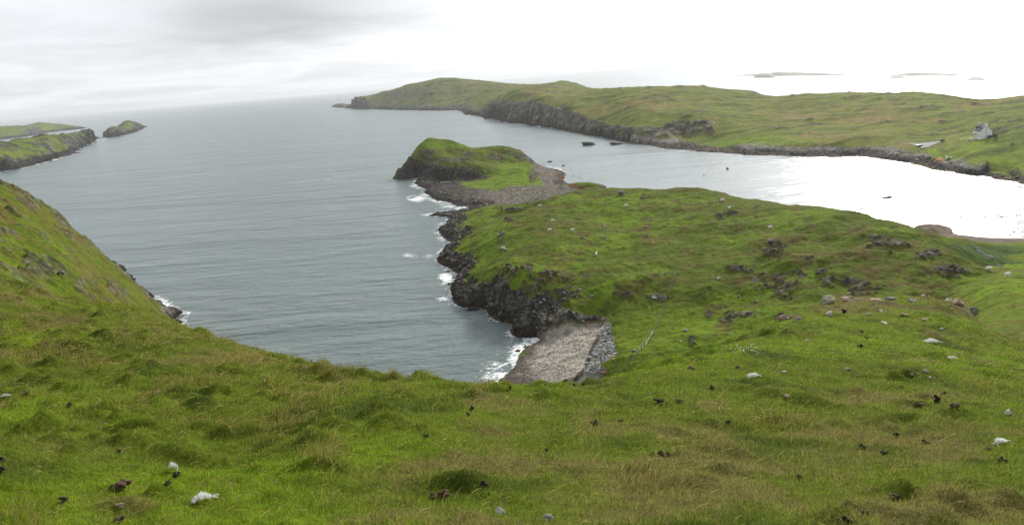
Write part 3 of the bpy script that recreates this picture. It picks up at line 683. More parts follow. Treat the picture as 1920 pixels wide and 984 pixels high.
# ================================================================== LEFT ISLETS
def small_land(name, label, pts, ring, box, res, off):
    t = pts if callable(pts) else TPS(pts, 3.0, 1.0, log=True, lam=1e-4)
    Lc = Land(box[0], box[1], res[0], box[2], box[3], res[1])
    X, Y = Lc.X, Lc.Y
    wob = fbm(X, Y, 40, 3, 0.6, off)*14
    Z, _ = sea_cut(X + wob*0.5, Y + wob, t(X, Y), ring); up = sst(0.5, 7, Z)
    rr = ridged(X, Y, 45, 4, off); n1 = fbm(X, Y, 30, 4, 0.6, off)
    Z = Z + up*(1.8*fbm(X, Y, 110, 4, 0.5, off) + 0.7*rr - 0.3)
    Lc.Z = Z; a, b = Lc.slope(); slp = np.hypot(a, b)
    rock = np.clip(np.maximum(sst(0.5, 0.85, slp + 0.25*n1), sst(9.0, 3.0, Z + 3.2*n1)), 0, 1)
    rock = np.maximum(rock, 0.8*sst(0.5, 1.0, rr*0.5 + 0.5*n1))
    Lc.Z = Z + rock*(2.0*rr + 1.0*ridged(X, Y, 14, 3, 2))*sst(-1, 4, Z)
    c = np.broadcast_to(GREEN*1.05, X.shape + (3,)).copy()
    c = mixc(c, LUSH, sst(-0.2, 0.5, fbm(X, Y, 120, 3, 0.5, 3))*0.8)
    c = mixc(c, OLIVE, sst(-0.1, 0.5, fbm(X, Y, 50, 4, 0.6, 7))*0.8)
    rc = np.broadcast_to(ROCKD*1.4, X.shape + (3,)).copy()
    rc = mixc(rc, ROCKG, sst(0.1, 0.7, fbm(X, Y, 16, 4, 0.65, 3))*0.8)
    rc = mixc(rc, BLACK*1.4, sst(7, 2, Z + 2*n1)*0.85)
    c = c + (rc - c)*rock[..., None]
    o = Lc.build(name, M_far, c, rock, zmin=-3)
    tag(o, label, kind='structure')
    return Lc
A = [at_z(a, b, 0) for a, b in ((0, 322), (40, 316), (65, 309), (90, 301), (130, 290), (150, 279), (176, 262), (186, 256))]
A += [at_z(a, b, -8) for a, b in ((0, 336), (60, 322), (120, 303), (165, 282), (195, 268), (205, 258))]
A += [at_z(a, b, z) for a, b, z in ((0, 308, 10), (40, 300, 14), (70, 292, 14), (110, 280, 14), (150, 265, 12), (0, 285, 20))]
A += Yp((0, 268, 1180), (50, 266, 1230), (85, 255, 1330), (120, 254, 1450), (150, 251, 1600), (175, 247, 1760), (-60, 270, 1150))
A += [col_at(0, 268, 1330, 10), col_at(0, 268, 1420, -8), col_at(85, 255, 1500, 8), col_at(85, 255, 1580, -8), col_at(150, 251, 1780, 6), col_at(150, 251, 1850, -8), col_at(176, 249, 1880, 4), col_at(178, 249, 1950, -8), col_at(-100, 320, 960, 0), col_at(-100, 340, 860, -8), col_at(200, 250, 1800, -8)]
ringA = [q[:2] for q in A[:8]] + [col_at(178, 249, 1910, 0)[:2], col_at(150, 251, 1810, 0)[:2], col_at(85, 255, 1535, 0)[:2], col_at(0, 268, 1370, 0)[:2], col_at(-120, 268, 1250, 0)[:2], col_at(-120, 330, 900, 0)[:2]]
LI1 = small_land('islet', 'green rocky islet nearest the left edge of the bay', A, ringA, (-0.80, -0.48, 850, 2000), (420, 300), 1.5)
B = [at_z(a, b, 0) for a, b in ((194, 257), (210, 258), (235, 253), (258, 246), (272, 239))]
B += [at_z(a, b, -8) for a, b in ((186, 257), (210, 266), (245, 257), (275, 246), (283, 238))]
B += [at_z(a, b, z) for a, b, z in ((200, 250, 10), (205, 243, 20), (225, 248, 12), (250, 241, 10))]
B += Yp((205, 240, 1930), (220, 238, 2050), (240, 227.5, 2350), (255, 230, 2450), (268, 236, 2500))
B += [col_at(205, 240, 2200, 4), col_at(205, 240, 2320, -8), col_at(240, 227.5, 2600, 4), col_at(240, 227.5, 2720, -8), col_at(272, 236, 2650, 1), col_at(275, 236, 2750, -8), col_at(192, 240, 1950, -8), col_at(285, 236, 2500, -8)]
ringB = [q[:2] for q in B[:5]] + [col_at(274, 236, 2700, 0)[:2], col_at(240, 227.5, 2660, 0)[:2], col_at(205, 240, 2260, 0)[:2], col_at(193, 245, 1980, 0)[:2]]
LI2 = small_land('islet', 'small double humped islet off the tip of the left point', B, ringB, (-0.60, -0.455, 1650, 2850), (300, 220), 4.5)
# the far one is a long low ridge: its foot and its crest along the bearing
lf = [at_z(a, b, 0) for a, b in ((-90, 270), (0, 262), (50, 256), (80, 250), (120, 245), (148, 242.5), (160, 241))]
lu = [p[0]/p[1] for p in lf]; lY = [p[1] for p in lf]
lw = [520, 520, 500, 480, 420, 300, 200]
lt = [0.0]*7
for i_, (a, b) in enumerate(((-90, 246), (0, 238), (50, 236.5), (80, 230), (120, 233.5), (148, 239), (160, 241))):
    lt[i_] = max(0.5, CAMZ + ray(a, b)[2]*(lY[i_] + .5*lw[i_]))
def ridge_h(x, y):
    u = x/y; y0, wd_, h_ = np.interp(u, lu, lY), np.interp(u, lu, lw), np.interp(u, lu, lt)
    t = (y - y0)/wd_
    return np.where((t > 0) & (t < 1), h_*np.sin(np.pi*np.clip(t, 0, 1))**.7, -4.0)
ringC = [p[:2] for p in lf] + [(lu[i_]*(lY[i_] + lw[i_]), lY[i_] + lw[i_]) for i_ in range(6, -1, -1)]
LI3 = small_land('islet', 'faint farther islet in the haze behind the left point', ridge_h, ringC, (-0.80, -0.52, 2100, 3600), (320, 200), 7.5)

# ================================================================== HAZY ISLANDS ON THE RIGHT
M_isle = plain('haze_paled_island', (0.26, 0.26, 0.24), 0.9, 0.3, 0.02, 0.2)  # pale colour stands in for distance haze over the islands
def hazy_island(label, x0, x1, yb, prof):
    """a long low ridge: prof = heights in photo pixels along its length"""
    n = 60; co = []; rows = 9
    for j in range(rows):
        for i in range(n):
            t = i/(n-1); px = x0 + (x1-x0)*t
            b = at_z(px, yb, 0); Y0 = b[1]
            hpx = np.interp(t, np.linspace(0, 1, len(prof)), prof)*(0.85 + 0.3*mnoise.noise(Vector((px*0.05, j*0.1, yb))))
            s = j/(rows-1); dep = Y0*0.12*(0.25 + 0.75*math.sin(math.pi*min(max(t, 0.02), 0.98)))
            Yj = Y0 + dep*s
            h = max(0, hpx)/F*Y0*math.sin(math.pi*min(1, 0.15 + s*0.8))**0.8 if 0 < j < rows-1 else -1.5
            co.append((b[0]*Yj/Y0, Yj, h))
    f = [(j*n+i, j*n+i+1, (j+1)*n+i+1, (j+1)*n+i) for j in range(rows-1) for i in range(n-1)]
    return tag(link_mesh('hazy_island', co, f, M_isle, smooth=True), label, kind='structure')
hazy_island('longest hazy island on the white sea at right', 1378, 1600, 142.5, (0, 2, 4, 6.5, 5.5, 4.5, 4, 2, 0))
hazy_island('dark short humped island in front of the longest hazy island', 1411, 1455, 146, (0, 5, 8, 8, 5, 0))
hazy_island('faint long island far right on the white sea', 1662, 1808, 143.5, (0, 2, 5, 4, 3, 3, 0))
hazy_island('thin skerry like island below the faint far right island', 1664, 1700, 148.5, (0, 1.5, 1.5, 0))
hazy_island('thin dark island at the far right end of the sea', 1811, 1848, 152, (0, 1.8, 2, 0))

# ================================================================== THE SEA
SEA = Land(-1.3, 1.3, 640, 60, 30000, 820)
X, Y = SEA.X, SEA.Y
SEA.Z = np.zeros_like(X)
hh = np.maximum.reduce([HEAD.sample(X, Y), NEAR.sample(X, Y), PEN.sample(X, Y), LI1.sample(X, Y), LI2.sample(X, Y), LI3.sample(X, Y)])
pX, pY = project(X, Y, SEA.Z)
calm = sst(-0.05, 0.16, X/Y)*sst(1100, 600, Y)
calm = np.maximum(calm, sst(0.12, 0.28, X/Y))
surf = 0.66*sst(-2.8, -0.3, hh + 0.7*fbm(X, Y, 14, 4, 0.6, 3))*sst(-0.6, 0.35, fbm(X, Y, 9, 4, 0.65, 5) + 0.25)
expo = np.where((X/Y < 0.16) & (pY > 190), 1.0, 0.18)
expo = np.where((Y > 330) & (X/Y > 0.08), 0.12, expo)
lines_ = sum(np.exp(-((hh + d0 + 0.25*fbm(X, Y, 18, 2, .5, 4))/w0)**2)*a0 for d0, w0, a0 in ((0.55, .14, .6), (1.25, .12, .5), (2.1, .12, .38)))
expo = np.where((X/Y < -0.3) & (Y < 430) & (pX < 285), 0.0, expo)
foam = np.maximum(surf, lines_*sst(-.15, .5, fbm(X, Y, 22, 3, .6, 9)))*expo
for (a, b, ra, rb, s) in ((790, 480, 55, 16, .55), (765, 478, 26, 9, .6), (835, 520, 24, 30, .8), (832, 560, 26, 8, .7), (800, 345, 26, 6, .7), (780, 372, 30, 12, .8), (310, 580, 36, 26, .95), (300, 565, 30, 16, .7), (140, 415, 16, 14, .55), (238, 486, 14, 7, .35),
                       (620, 338, 60, 2.5, .5), (720, 333, 40, 2.5, .45), (975, 670, 36, 40, .9), (945, 705, 30, 14, .95), (905, 700, 22, 14, .35), (990, 640, 16, 14, .4), (440, 548, 14, 5, .3), (215, 258, 12, 3, .0), (1000, 640, 12, 10, .3), (920, 600, 36, 10, .5)):
    d = np.hypot((pX-a)/ra, (pY-b)/rb)
    foam = np.maximum(foam, s*sst(1.1, 0.2, d)*sst(-0.25, 0.5, fbm(X, Y, 7, 5, 0.65, 2.5)*0.7 + 0.25 + 0.3*(s > .6)))
M_sea, k, b = new_mat('sea_water')
P = k.n('ShaderNodeNewGeometry').outputs['Position']
fo = k.n('ShaderNodeAttribute', attribute_name='foam').outputs['Fac']
ca = k.n('ShaderNodeAttribute', attribute_name='calm').outputs['Fac']
mp = k.n('ShaderNodeMapping'); k.l(P, mp.inputs[0]); mp.inputs['Scale'].default_value = (0.34, 1.0, 1.0); mp.inputs['Rotation'].default_value = (0, 0, R(-9))
v1 = mp.outputs[0]
swell = k.noise(v1, 0.055, 3, 0.5, 0.6)
chop = k.noise(v1, 0.32, 4, 0.6, 0.4)
rip = k.noise(v1, 1.6, 3, 0.6)
patch = k.noise(v1, 0.012, 4, 0.55, 0.8)
rough_sea = k.math('SUBTRACT', 1.0, k.math('MULTIPLY', ca, 0.60))
h = k.math('ADD', k.math('MULTIPLY', swell, 4.2), k.math('ADD', k.math('MULTIPLY', chop, 1.5), k.math('MULTIPLY', rip, 0.42)))
h = k.math('MULTIPLY', h, k.math('MULTIPLY', rough_sea, k.ramp(patch, 0.3, 0.7, 0.5, 1.35)))
bp = k.n('ShaderNodeBump'); bp.inputs['Strength'].default_value = 0.8; bp.inputs['Distance'].default_value = 1.0
k.l(h, bp.inputs['Height']); k.l(bp.outputs[0], b.inputs['Normal'])
fn = k.noise(P, 0.9, 5, 0.7)
fm = k.math('MULTIPLY', k.ramp(k.math('ADD', k.math('MULTIPLY', fn, 1.25), k.math('MULTIPLY', fo, 0.72)), 0.92, 1.22), k.ramp(fo, 0.02, 0.2))
deepc = k.mix(k.ramp(patch, 0.3, 0.75), (0.100, 0.138, 0.138), (0.140, 0.180, 0.172))
k.l(k.mix(fm, deepc, (0.78, 0.80, 0.80)), b.inputs['Base Color'])
k.l(k.math('ADD', k.math('ADD', 0.19, k.math('MULTIPLY', rough_sea, 0.05)), k.math('MULTIPLY', fm, 0.5)), b.inputs['Roughness'])
b.inputs['IOR'].default_value = 1.33
idx = np.arange(SEA.nu*SEA.nv).reshape(SEA.nv, SEA.nu)
q = np.stack([idx[:-1, :-1], idx[:-1, 1:], idx[1:, 1:], idx[1:, :-1]], -1).reshape(-1, 4)
sea = link_mesh('sea', np.stack([X, Y, SEA.Z], -1).reshape(-1, 3), q, M_sea, {'foam': foam.ravel(), 'calm': calm.ravel()}, smooth=True)
tag(sea, 'grey rippled sea turning to bright calm water in the bay', kind='structure')

# ================================================================== FINDING THE GROUND
_T = np.exp(np.linspace(math.log(3.0), math.log(3300), 9000))
def ground(px, py, lands=None, near=0.0):
    """where the line of sight through a photo pixel meets the land"""
    d = ray(px, py); x, y, z = d[0]*_T, _T, CAMZ + d[2]*_T
    h = np.full(len(_T), -1.0)
    for Lc in (lands or (NEAR, HEAD, PEN)): h = np.maximum(h, Lc.sample(x, y))
    hit = np.nonzero((z < h) & (_T > near))[0]
    i = hit[0] if len(hit) else int(np.argmin(np.where(_T > near, z - h, 1e9)))
    return Vector((x[i], y[i], h[i]))
def height(x, y):
    return float(max(Lc.sample(x, y) for Lc in (NEAR, HEAD, PEN)))
def px_size(p, n):                                                     # metres that n photo pixels span at p
    return n/F*math.hypot(p.y, CAMZ - p.z)

# ================================================================== STONES
def rock_mesh(name, seed, m, sub=3, cuts=9, squash=(1, 1, 0.75), rough=0.10):
    r = random.Random(seed); bm = bmesh.new()
    bmesh.ops.create_icosphere(bm, subdivisions=sub, radius=0.5)
    pl = []
    for _ in range(cuts):
        n = Vector((r.gauss(0, 1), r.gauss(0, 1), r.gauss(0, 1))).normalized(); pl.append((n, r.uniform(0.27, 0.42)))
    off = Vector((r.uniform(-50, 50), r.uniform(-50, 50), 0))
    for v in bm.verts:
        for n, c in pl:
            d = v.co.dot(n) - c
            if d > 0: v.co -= n*d
        v.co += v.co.normalized()*(mnoise.noise(v.co*3.1 + off)*rough + mnoise.noise(v.co*8.0 + off)*rough*0.35)
        v.co.x *= squash[0]; v.co.y *= squash[1]; v.co.z *= squash[2]
    me = bpy.data.meshes.new(name); bm.to_mesh(me); bm.free(); me.materials.append(m)
    for p in me.polygons: p.use_smooth = sub > 3
    return me
def stone_mat(name, c1, c2, lich, scale=9.0, lichen=0.5):
    m, k, b = new_mat(name)
    co = k.n('ShaderNodeTexCoord').outputs['Object']
    n = k.noise(co, scale, 7, 0.7); n2 = k.noise(co, scale*0.4, 5, 0.65)
    c = k.mix(k.ramp(n, 0.3, 0.7), c1, c2)
    k.l(k.mix(k.math('MULTIPLY', k.ramp(n2, 0.5, 0.62), lichen), c, lich), b.inputs['Base Color'])
    b.inputs['Roughness'].default_value = 0.9; b.inputs['Specular IOR Level'].default_value = 0.2
    bp = k.n('ShaderNodeBump'); bp.inputs['Strength'].default_value = 0.6; bp.inputs['Distance'].default_value = 0.05
    k.l(n, bp.inputs['Height']); k.l(bp.outputs[0], b.inputs['Normal'])
    return m
M_grey = stone_mat('grey_stone', (0.10, 0.095, 0.085), (0.24, 0.225, 0.20), (0.30, 0.31, 0.22), 7, 0.7)
M_pale = stone_mat('pale_stone', (0.30, 0.28, 0.25), (0.52, 0.50, 0.46), (0.62, 0.60, 0.55), 7, 0.5)
M_tan = stone_mat('tan_stone', (0.20, 0.135, 0.085), (0.38, 0.28, 0.20), (0.40, 0.34, 0.26), 7, 0.4)
M_lich = stone_mat('lichened_stone', (0.15, 0.15, 0.11), (0.30, 0.30, 0.22), (0.34, 0.38, 0.20), 4, 0.8)
M_darkrock = stone_mat('dark_shore_rock', (0.018, 0.017, 0.015), (0.07, 0.063, 0.055), (0.09, 0.06, 0.03), 5, 0.4)
M_dung = stone_mat('dark_dung', (0.012, 0.010, 0.008), (0.045, 0.034, 0.026), (0.06, 0.045, 0.03), 22, 0.3)
M_clod = stone_mat('brown_dung', (0.045, 0.025, 0.016), (0.13, 0.075, 0.048), (0.18, 0.11, 0.07), 20, 0.5)
rock_bank = {}
def stone(name, px, py, wpx, m, label, cat, group=None, squash=(1, 0.8, 0.6), sink=0.34, seed=None, lands=None, rz=None, near=0.0, cuts=9, sub=3, p=None):
    seed = seed if seed is not None else int(px*7 + py)
    if p is None:
        p = ground(px, py, lands, near)
        while lands == (NEAR,) and p.y > 60: py += 2; p = ground(px, py, lands, near)
    w_ = px_size(p, wpx)
    o = bpy.data.objects.new(name, rock_mesh(name, seed, m, sub, cuts)); COL.objects.link(o)
    o.scale = (w_*squash[0], w_*squash[1], w_*squash[2]*1.3)
    o.rotation_euler = (random.uniform(-.15, .15), random.uniform(-.15, .15), rz if rz is not None else random.uniform(0, 6.3))
    o.location = (p.x, p.y, p.z + w_*squash[2]*(0.5 - sink))
    return tag(o, label, cat, group)
G1 = 'boulders and stones on the knoll'
for a in ((1551, 566, 42, M_lich, 'large rounded lichen covered boulder at the left end of the knoll crest', (1, .7, .62), 1),
          (1592, 563, 30, M_tan, 'brown grassy boulder just right of the lichened one on the crest', (1, .8, .55), 2),
          (1470, 600, 24, M_tan, 'pinkish tan stone on the left brow below the lichened boulder', (1, .8, .65), 3),
          (1497, 600, 18, M_grey, 'low flat grey stone just right of the pinkish tan one on the left brow', (1, .7, .4), 4),
          (1640, 565, 34, M_tan, 'bare tan rock slab breaking through brown turf mid crest', (1, .7, .25), 5),
          (1668, 562, 22, M_grey, 'dark jagged rock beside the bare tan slab mid crest', (1, .7, .5), 6),
          (1709, 566, 20, M_grey, 'rough grey rock in brown grass right of the mid crest rocks', (1, .8, .5), 7),
          (1731, 555, 11, M_pale, 'small white stone on the crest left of the right hand outcrop', (1, .8, .5), 8),
          (1779, 557, 15, M_pale, 'bright white stone on top of the right hand outcrop', (1, .8, .6), 9),
          (1797, 566, 30, M_tan, 'brown weathered outcrop under the bright white stone', (1, .7, .6), 10),
          (1824, 586, 26, M_grey, 'grey rock face at the right shoulder of the knoll', (1, .6, .8), 11),
          (1554, 590, 16, M_pale, 'pale grey stone on green turf below the lichened boulder', (1, .8, .55), 12),
          (1630, 590, 15, M_grey, 'small dark grey stone right of centre on the knoll turf', (1, .7, .4), 13),
          (1651, 583, 12, M_pale, 'flat cream stone on bright turf of the knoll', (1, .6, .3), 14),
          (1658, 606, 22, M_pale, 'widest flat pale stone lying in the middle of the knoll', (1, .5, .22), 15),
          (1696, 591, 16, M_tan, 'tan and dark stone on the right slope of the knoll', (1, .7, .4), 16),
          (1735, 600, 13, M_tan, 'small tan stone farther right on the knoll slope', (1, .7, .4), 17),
          (1613, 621, 15, M_clod, 'reddish brown clod below the widest flat pale stone', (1, .7, .4), 18),
          (1765, 617, 8, M_pale, 'tiny pale stone alone on the right slope of the knoll', (1, .8, .5), 19),
          (1512, 639, 12, M_tan, 'small reddish stone on the left turf of the knoll', (1, .7, .35), 20)):
    stone('boulder' if a[2] > 21 else 'stone', a[0], a[1], a[2], a[3], a[4], 'boulder' if a[2] > 21 else 'stone', G1, squash=a[5], seed=a[6]*13, lands=(NEAR,))
G2 = 'stones lying on the near turf'
for a in ((1475, 745, 14, M_tan, 'cream and pink stone on turf right of centre', (1, .8, .65), 31),
          (1296, 692, 14, M_clod, 'brown stone close to the brow right of the beach', (1, .8, .6), 32),
          (1588, 692, 14, M_grey, 'flat dark topped stone on bright turf below the knoll', (1, .7, .4), 33),
          (1470, 698, 10, M_pale, 'small round pale stone near the white wool below the knoll', (1, .9, .7), 34),
          (1737, 698, 16, M_grey, 'low grey stone above a white speck, lower right of the knoll', (1, .7, .45), 35),
          (1744, 708, 7, M_pale, 'tiny white stone just below the low grey stone', (1, .8, .6), 36),
          (1890, 776, 18, M_pale, 'whitish pink stone near the right edge', (1, .8, .7), 37),
          (937, 959, 34, M_grey, 'flat grey stone half sunk in the turf at the bottom centre', (1, .8, .28), 38),
          (1030, 974, 26, M_grey, 'rough grey brown stone at the very bottom right of centre', (1, .8, .5), 39),
          (226, 948, 20, M_tan, 'small tan stone with straw beside it at the lower left', (1, .7, .5), 40),
          (1711, 703, 10, M_grey, 'faint grey stone left of the low grey stone below the knoll', (1, .7, .4), 41)):
    stone('stone', a[0], a[1], a[2], a[3], a[4], 'stone', G2, squash=a[5], seed=a[6]*13, lands=(NEAR,))

# ---- sheep droppings: a lump of many pressed pellets
def dung_mesh(seed, n, m):
    r = random.Random(seed); bm = bmesh.new()
    for i in range(n):
        q = Vector((r.gauss(0, .2), r.gauss(0, .2), abs(r.gauss(0, .16))))
        mt = Matrix.Translation(q) @ Matrix.Diagonal((r.uniform(.8, 1.2), r.uniform(.8, 1.2), r.uniform(.7, 1), 1))
        bmesh.ops.create_icosphere(bm, subdivisions=2, radius=r.uniform(.15, .25), matrix=mt)
    for v in bm.verts: v.co += v.co.normalized()*mnoise.noise(v.co*9 + Vector((seed, 0, 0)))*0.06
    me = bpy.data.meshes.new('dropping'); bm.to_mesh(me); bm.free(); me.materials.append(m)
    for p_ in me.polygons: p_.use_smooth = True
    return me
dark_bank = [dung_mesh(100+i, 12, M_dung) for i in range(5)]
brown_bank = [dung_mesh(200+i, 16, M_clod) for i in range(4)]
G3 = 'sheep droppings on the turf'
def dropping(px, py, wpx, label, brown=False, tall=1.0, wide=1.0):
    p = ground(px, py + wpx*0.3, (NEAR,)); w_ = px_size(p, wpx)*0.88
    o = bpy.data.objects.new('dropping', random.choice(brown_bank if brown else dark_bank)); COL.objects.link(o)
    o.scale = (w_*1.05*wide, w_*0.95, w_*0.95*tall); o.rotation_euler = (0, 0, random.uniform(-1, 1) if wide == 1 else 0)
    o.location = (p.x, p.y, p.z + 0.14*w_ + 0.008)
    tag(o, label, 'dropping', G3)
for a in ((3, 862, 18, 'black dropping at the left edge, upper of two'), (4, 880, 18, 'black dropping at the left edge, lower of two'),
          (121, 937, 17, 'round dark dropping alone at the lower left, left of the tan stone'), (229, 908, 31, 'biggest reddish brown dropping, lower left', True),
          (316, 905, 15, 'black dropping below the small wool tuft, left of two'), (331, 889, 17, 'black dropping touching the small wool tuft, right of two'),
          (131, 758, 12, 'dark dropping in long grass at the left, above the lower left group'), (49, 736, 15, 'brown dropping near a pale scrap at the left', True), (225, 846, 10, 'faint grey dropping midway down the left turf'),
          (222, 973, 18, 'dull brown dropping near the bottom left, below the tan stone', True), (828, 926, 28, 'brown lumpy dropping at the bottom, left of the centre', True, 1.1),
          (908, 906, 14, 'grey dropping just above the flat grey stone at the bottom'), (886, 765, 10, 'dark dropping near the brow left of the beach, upper of two'), (878, 777, 10, 'dark dropping near the brow left of the beach, lower of two'),
          (800, 817, 11, 'small dark dropping left of the centre of the turf'), (1026, 843, 10, 'small black dropping in the middle of the turf'),
          (1116, 792, 14, 'round black dropping in the centre, larger of two side by side'), (1165, 789, 10, 'round black dropping in the centre, smaller of two side by side'),
          (1240, 850, 16, 'middle and largest of three black droppings in a row'), (1223, 850, 8, 'left and smallest of three black droppings in a row'), (1253, 851, 10, 'right of three black droppings in a row'),
          (1237, 749, 17, 'wide flat black dropping right of the centre below the brow', False, .7, 1.4), (1275, 750, 12, 'brown dropping right beside the wide flat black one', True, .7),
          (1094, 718, 9, 'small black dropping on the brow, right of three', False), (1078, 722, 9, 'small black dropping on the brow, middle of three', False), (1061, 713, 8, 'small black dropping on the brow, left of three', False),
          (957, 726, 8, 'black speck of dropping just below the brow at the surf'), (1757, 749, 14, 'tall dark dropping at the right, tallest of its group', False, 1.5), (1722, 755, 15, 'flat brown dropping at the right, left of the tallest one', True, .7),
          (1769, 737, 11, 'small reddish dropping above the tallest one at the right', True), (1787, 758, 15, 'reddish brown dropping right of the tallest one', True, .8), (1797, 759, 8, 'small black dropping against the reddish brown one at the right'),
          (1681, 813, 13, 'dark dropping of the right hand scatter, uppermost'), (1735, 828, 14, 'dark dropping of the right hand scatter, rightmost'), (1657, 848, 15, 'round black dropping of the right hand scatter, lowest'), (1617, 836, 13, 'grey dropping of the right hand scatter, leftmost'),
          (1878, 861, 15, 'black dropping below the white wool at the right edge'), (1851, 841, 12, 'brown dropping left of the white wool at the right edge', True),
          (1681, 930, 14, 'brown dropping at the lower right, uppermost of three', True), (1623, 960, 15, 'brown dropping at the lower right, middle of three', True), (1587, 973, 16, 'dark dropping at the bottom right, lowest of three'),
          (1498, 893, 12, 'grey dropping between the centre and the lower right'), (1614, 647, 11, 'black dropping on bright turf below the knoll'), (1583, 583, 12, 'black dropping among the stones on the knoll'),
          (1625, 633, 8, 'small grey dropping above the black one below the knoll'), (1336, 727, 11, 'grey brown dropping left of the white wool below the knoll'), (1383, 688, 8, 'small dark dropping near the brow left of the knoll'),
          (1365, 790, 10, 'dark dropping in the brown grass right of centre')):
    dropping(*a)

# ---- tufts of shed wool: a soft core wrapped in fine curling fibres
M_wool, k, b = new_mat('white_wool')
b.inputs['Base Color'].default_value = (0.80, 0.80, 0.77, 1); b.inputs['Roughness'].default_value = 1.0; b.inputs['Specular IOR Level'].default_value = 0.05
b.inputs['Subsurface Weight'].default_value = 0.0
def wool(px, py, wpx, label, seed, squash=(1, .5, .3), rz=0.0, fibres=900, tails=3):
    p = ground(px, py, (NEAR,)); w_ = px_size(p, wpx); r = random.Random(seed)
    co, fq = [], []
    def strand(pts, wd_):
        s0 = len(co)
        for i, q in enumerate(pts):
            t = i/(len(pts)-1); ww = wd_*(1 - 0.7*t)
            a = r.uniform(-.3, .3)
            co.append((q.x - ww, q.y, q.z - ww*a)); co.append((q.x + ww, q.y + ww*.3, q.z + ww*a))
        for i in range(len(pts)-1): fq.append((s0+2*i, s0+2*i+1, s0+2*i+3, s0+2*i+2))
    spine = [Vector((-0.42, r.uniform(-.1, .1), 0)), Vector((-0.15, r.uniform(-.1, .1), .1)), Vector((.12, r.uniform(-.1, .1), .1)), Vector((.42, r.uniform(-.1, .15), .05))]
    def sp(t):
        t = max(0, min(.999, t))*3; i = int(t); return spine[i].lerp(spine[i+1], t - i)
    for _ in range(fibres):
        t = r.random(); c0 = sp(t); fat = .30*math.sin(math.pi*(0.12 + .76*t))*(0.75 + .5*mnoise.noise(Vector((t*5, seed, 0))))
        a = r.uniform(0, 2*math.pi); rr_ = fat*math.sqrt(r.random())
        q = c0 + Vector((0, math.cos(a)*rr_, abs(math.sin(a))*rr_))
        d = Vector((r.uniform(-1, 1), r.uniform(-.8, .8), r.uniform(-.5, .5))); pts = [q]
        for i in range(4):
            d = (d + Vector((r.uniform(-1, 1), r.uniform(-1, 1), r.uniform(-1, .6)))*.8).normalized(); pts.append(pts[-1] + d*0.032)
        strand(pts, .007)
    for _ in range(tails):
        e = r.choice((0, 3)); d = (spine[e] - spine[1 if e == 0 else 2]).normalized(); pts = [spine[e]*0.9]
        bend = r.uniform(-1.2, 1.2)
        for i in range(7):
            d = (d + Vector((bend*.25*d.y, r.uniform(-.5, .5) - bend*.2, r.uniform(-.15, .1)))).normalized(); pts.append(pts[-1] + d*.06)
        for _2 in range(16):
            strand([q + Vector((r.gauss(0, .018), r.gauss(0, .018), abs(r.gauss(0, .014)))) for q in pts], .009)
    co = [(x*w_*squash[0], y*w_*squash[1]*2, max(-.01, z*w_*squash[2]*3)) for x, y, z in co]
    o = link_mesh('wool_tuft', co, fq, M_wool); o.location = p + Vector((0, 0, .035)); o.rotation_euler = (0, 0, rz)
    tag(o, label, 'wool', 'tufts of shed wool on the turf')
wool(380, 941, 37, 'long wispy white wool tuft with curled ends, lower left', 1, (1, .6, .24), .35, 1300, 5)
wool(326, 881, 22, 'small upright white wool tuft touching two black droppings', 2, (.9, .6, .5), 0, 800, 2)
wool(10, 746, 17, 'pale wool scrap at the left edge', 3, (1, .6, .3), 0, 700, 1)
wool(1744, 642, 28, 'flat bright white wool pad with a pointed left end, below the knoll', 4, (1, .6, .18), -.1, 1200, 2)
wool(1412, 709, 24, 'white wool heap on bright turf right of the brow', 5, (1, .6, .26), .1, 1000, 2)
wool(1877, 833, 23, 'big scraggly white wool tuft near the right edge', 6, (1, .7, .28), 0.4, 1200, 6)
wool(1782, 673, 20, 'thin torn strip of white wool right below the bright pad', 7, (1, .4, .12), 0, 600, 3)

# ---- loose stones and outcrops on the headland
G4 = 'boulders on the headland grass'
for a in ((944, 466, 13, M_pale, 'pale broken rock on the headland near the western cliff', .6), (936, 442, 10, M_grey, 'grey rock on the headland above the pale broken one', .6), (1165, 361, 16, M_grey, 'flat dark rock on the headland skyline above the shingle neck', .4),
          (1205, 371, 9, M_grey, 'grey boulder just right of the skyline rock', .6), (1173, 384, 7, M_grey, 'grey boulder a little below the skyline rock', .6), (1212, 426, 10, M_tan, 'brown boulder in the middle of the headland slope', .6),
          (1131, 424, 8, M_tan, 'brown boulder on the open slope between sheep and middle boulder', .6), (1093, 446, 9, M_grey, 'dark boulder lower of the western slope pair, left one', .6), (1134, 446, 8, M_grey, 'pale grey boulder lower of the western slope pair, right one', .6),
          (1212, 443, 8, M_grey, 'dark boulder directly below the middle boulder', .6), (1445, 453, 14, M_grey, 'pale capped rock on the headland summit outcrop', .6), (1640, 443, 9, M_pale, 'lone pale boulder on the summit slope at right', .7),
          (1348, 523, 10, M_pale, 'white faced boulder on the dark slope above the gully', .7), (1386, 557, 9, M_grey, 'grey boulder at the foot of the dark slope', .7), (1418, 566, 12, M_grey, 'brown grey boulder at the foot of the slope, right of the grey one', .5), (1285, 621, 14, M_grey, 'dark mossy boulder alone in the green gully', .5),
          (1110, 557, 10, M_grey, 'dark rock in the turf above the beach', .8), (1227, 559, 12, M_pale, 'pale split rock beside the lower fence', .5), (1276, 640, 7, M_pale, 'pale stone low in the green gully', .5), (1188, 658, 12, M_grey, 'grey stone by the bottom end of the lower fence', .5)):
    stone('boulder', a[0], a[1], a[2]*0.95, a[3], a[4], 'boulder', G4, squash=(1, .8, a[5]), lands=(HEAD,), seed=int(a[0]*3))

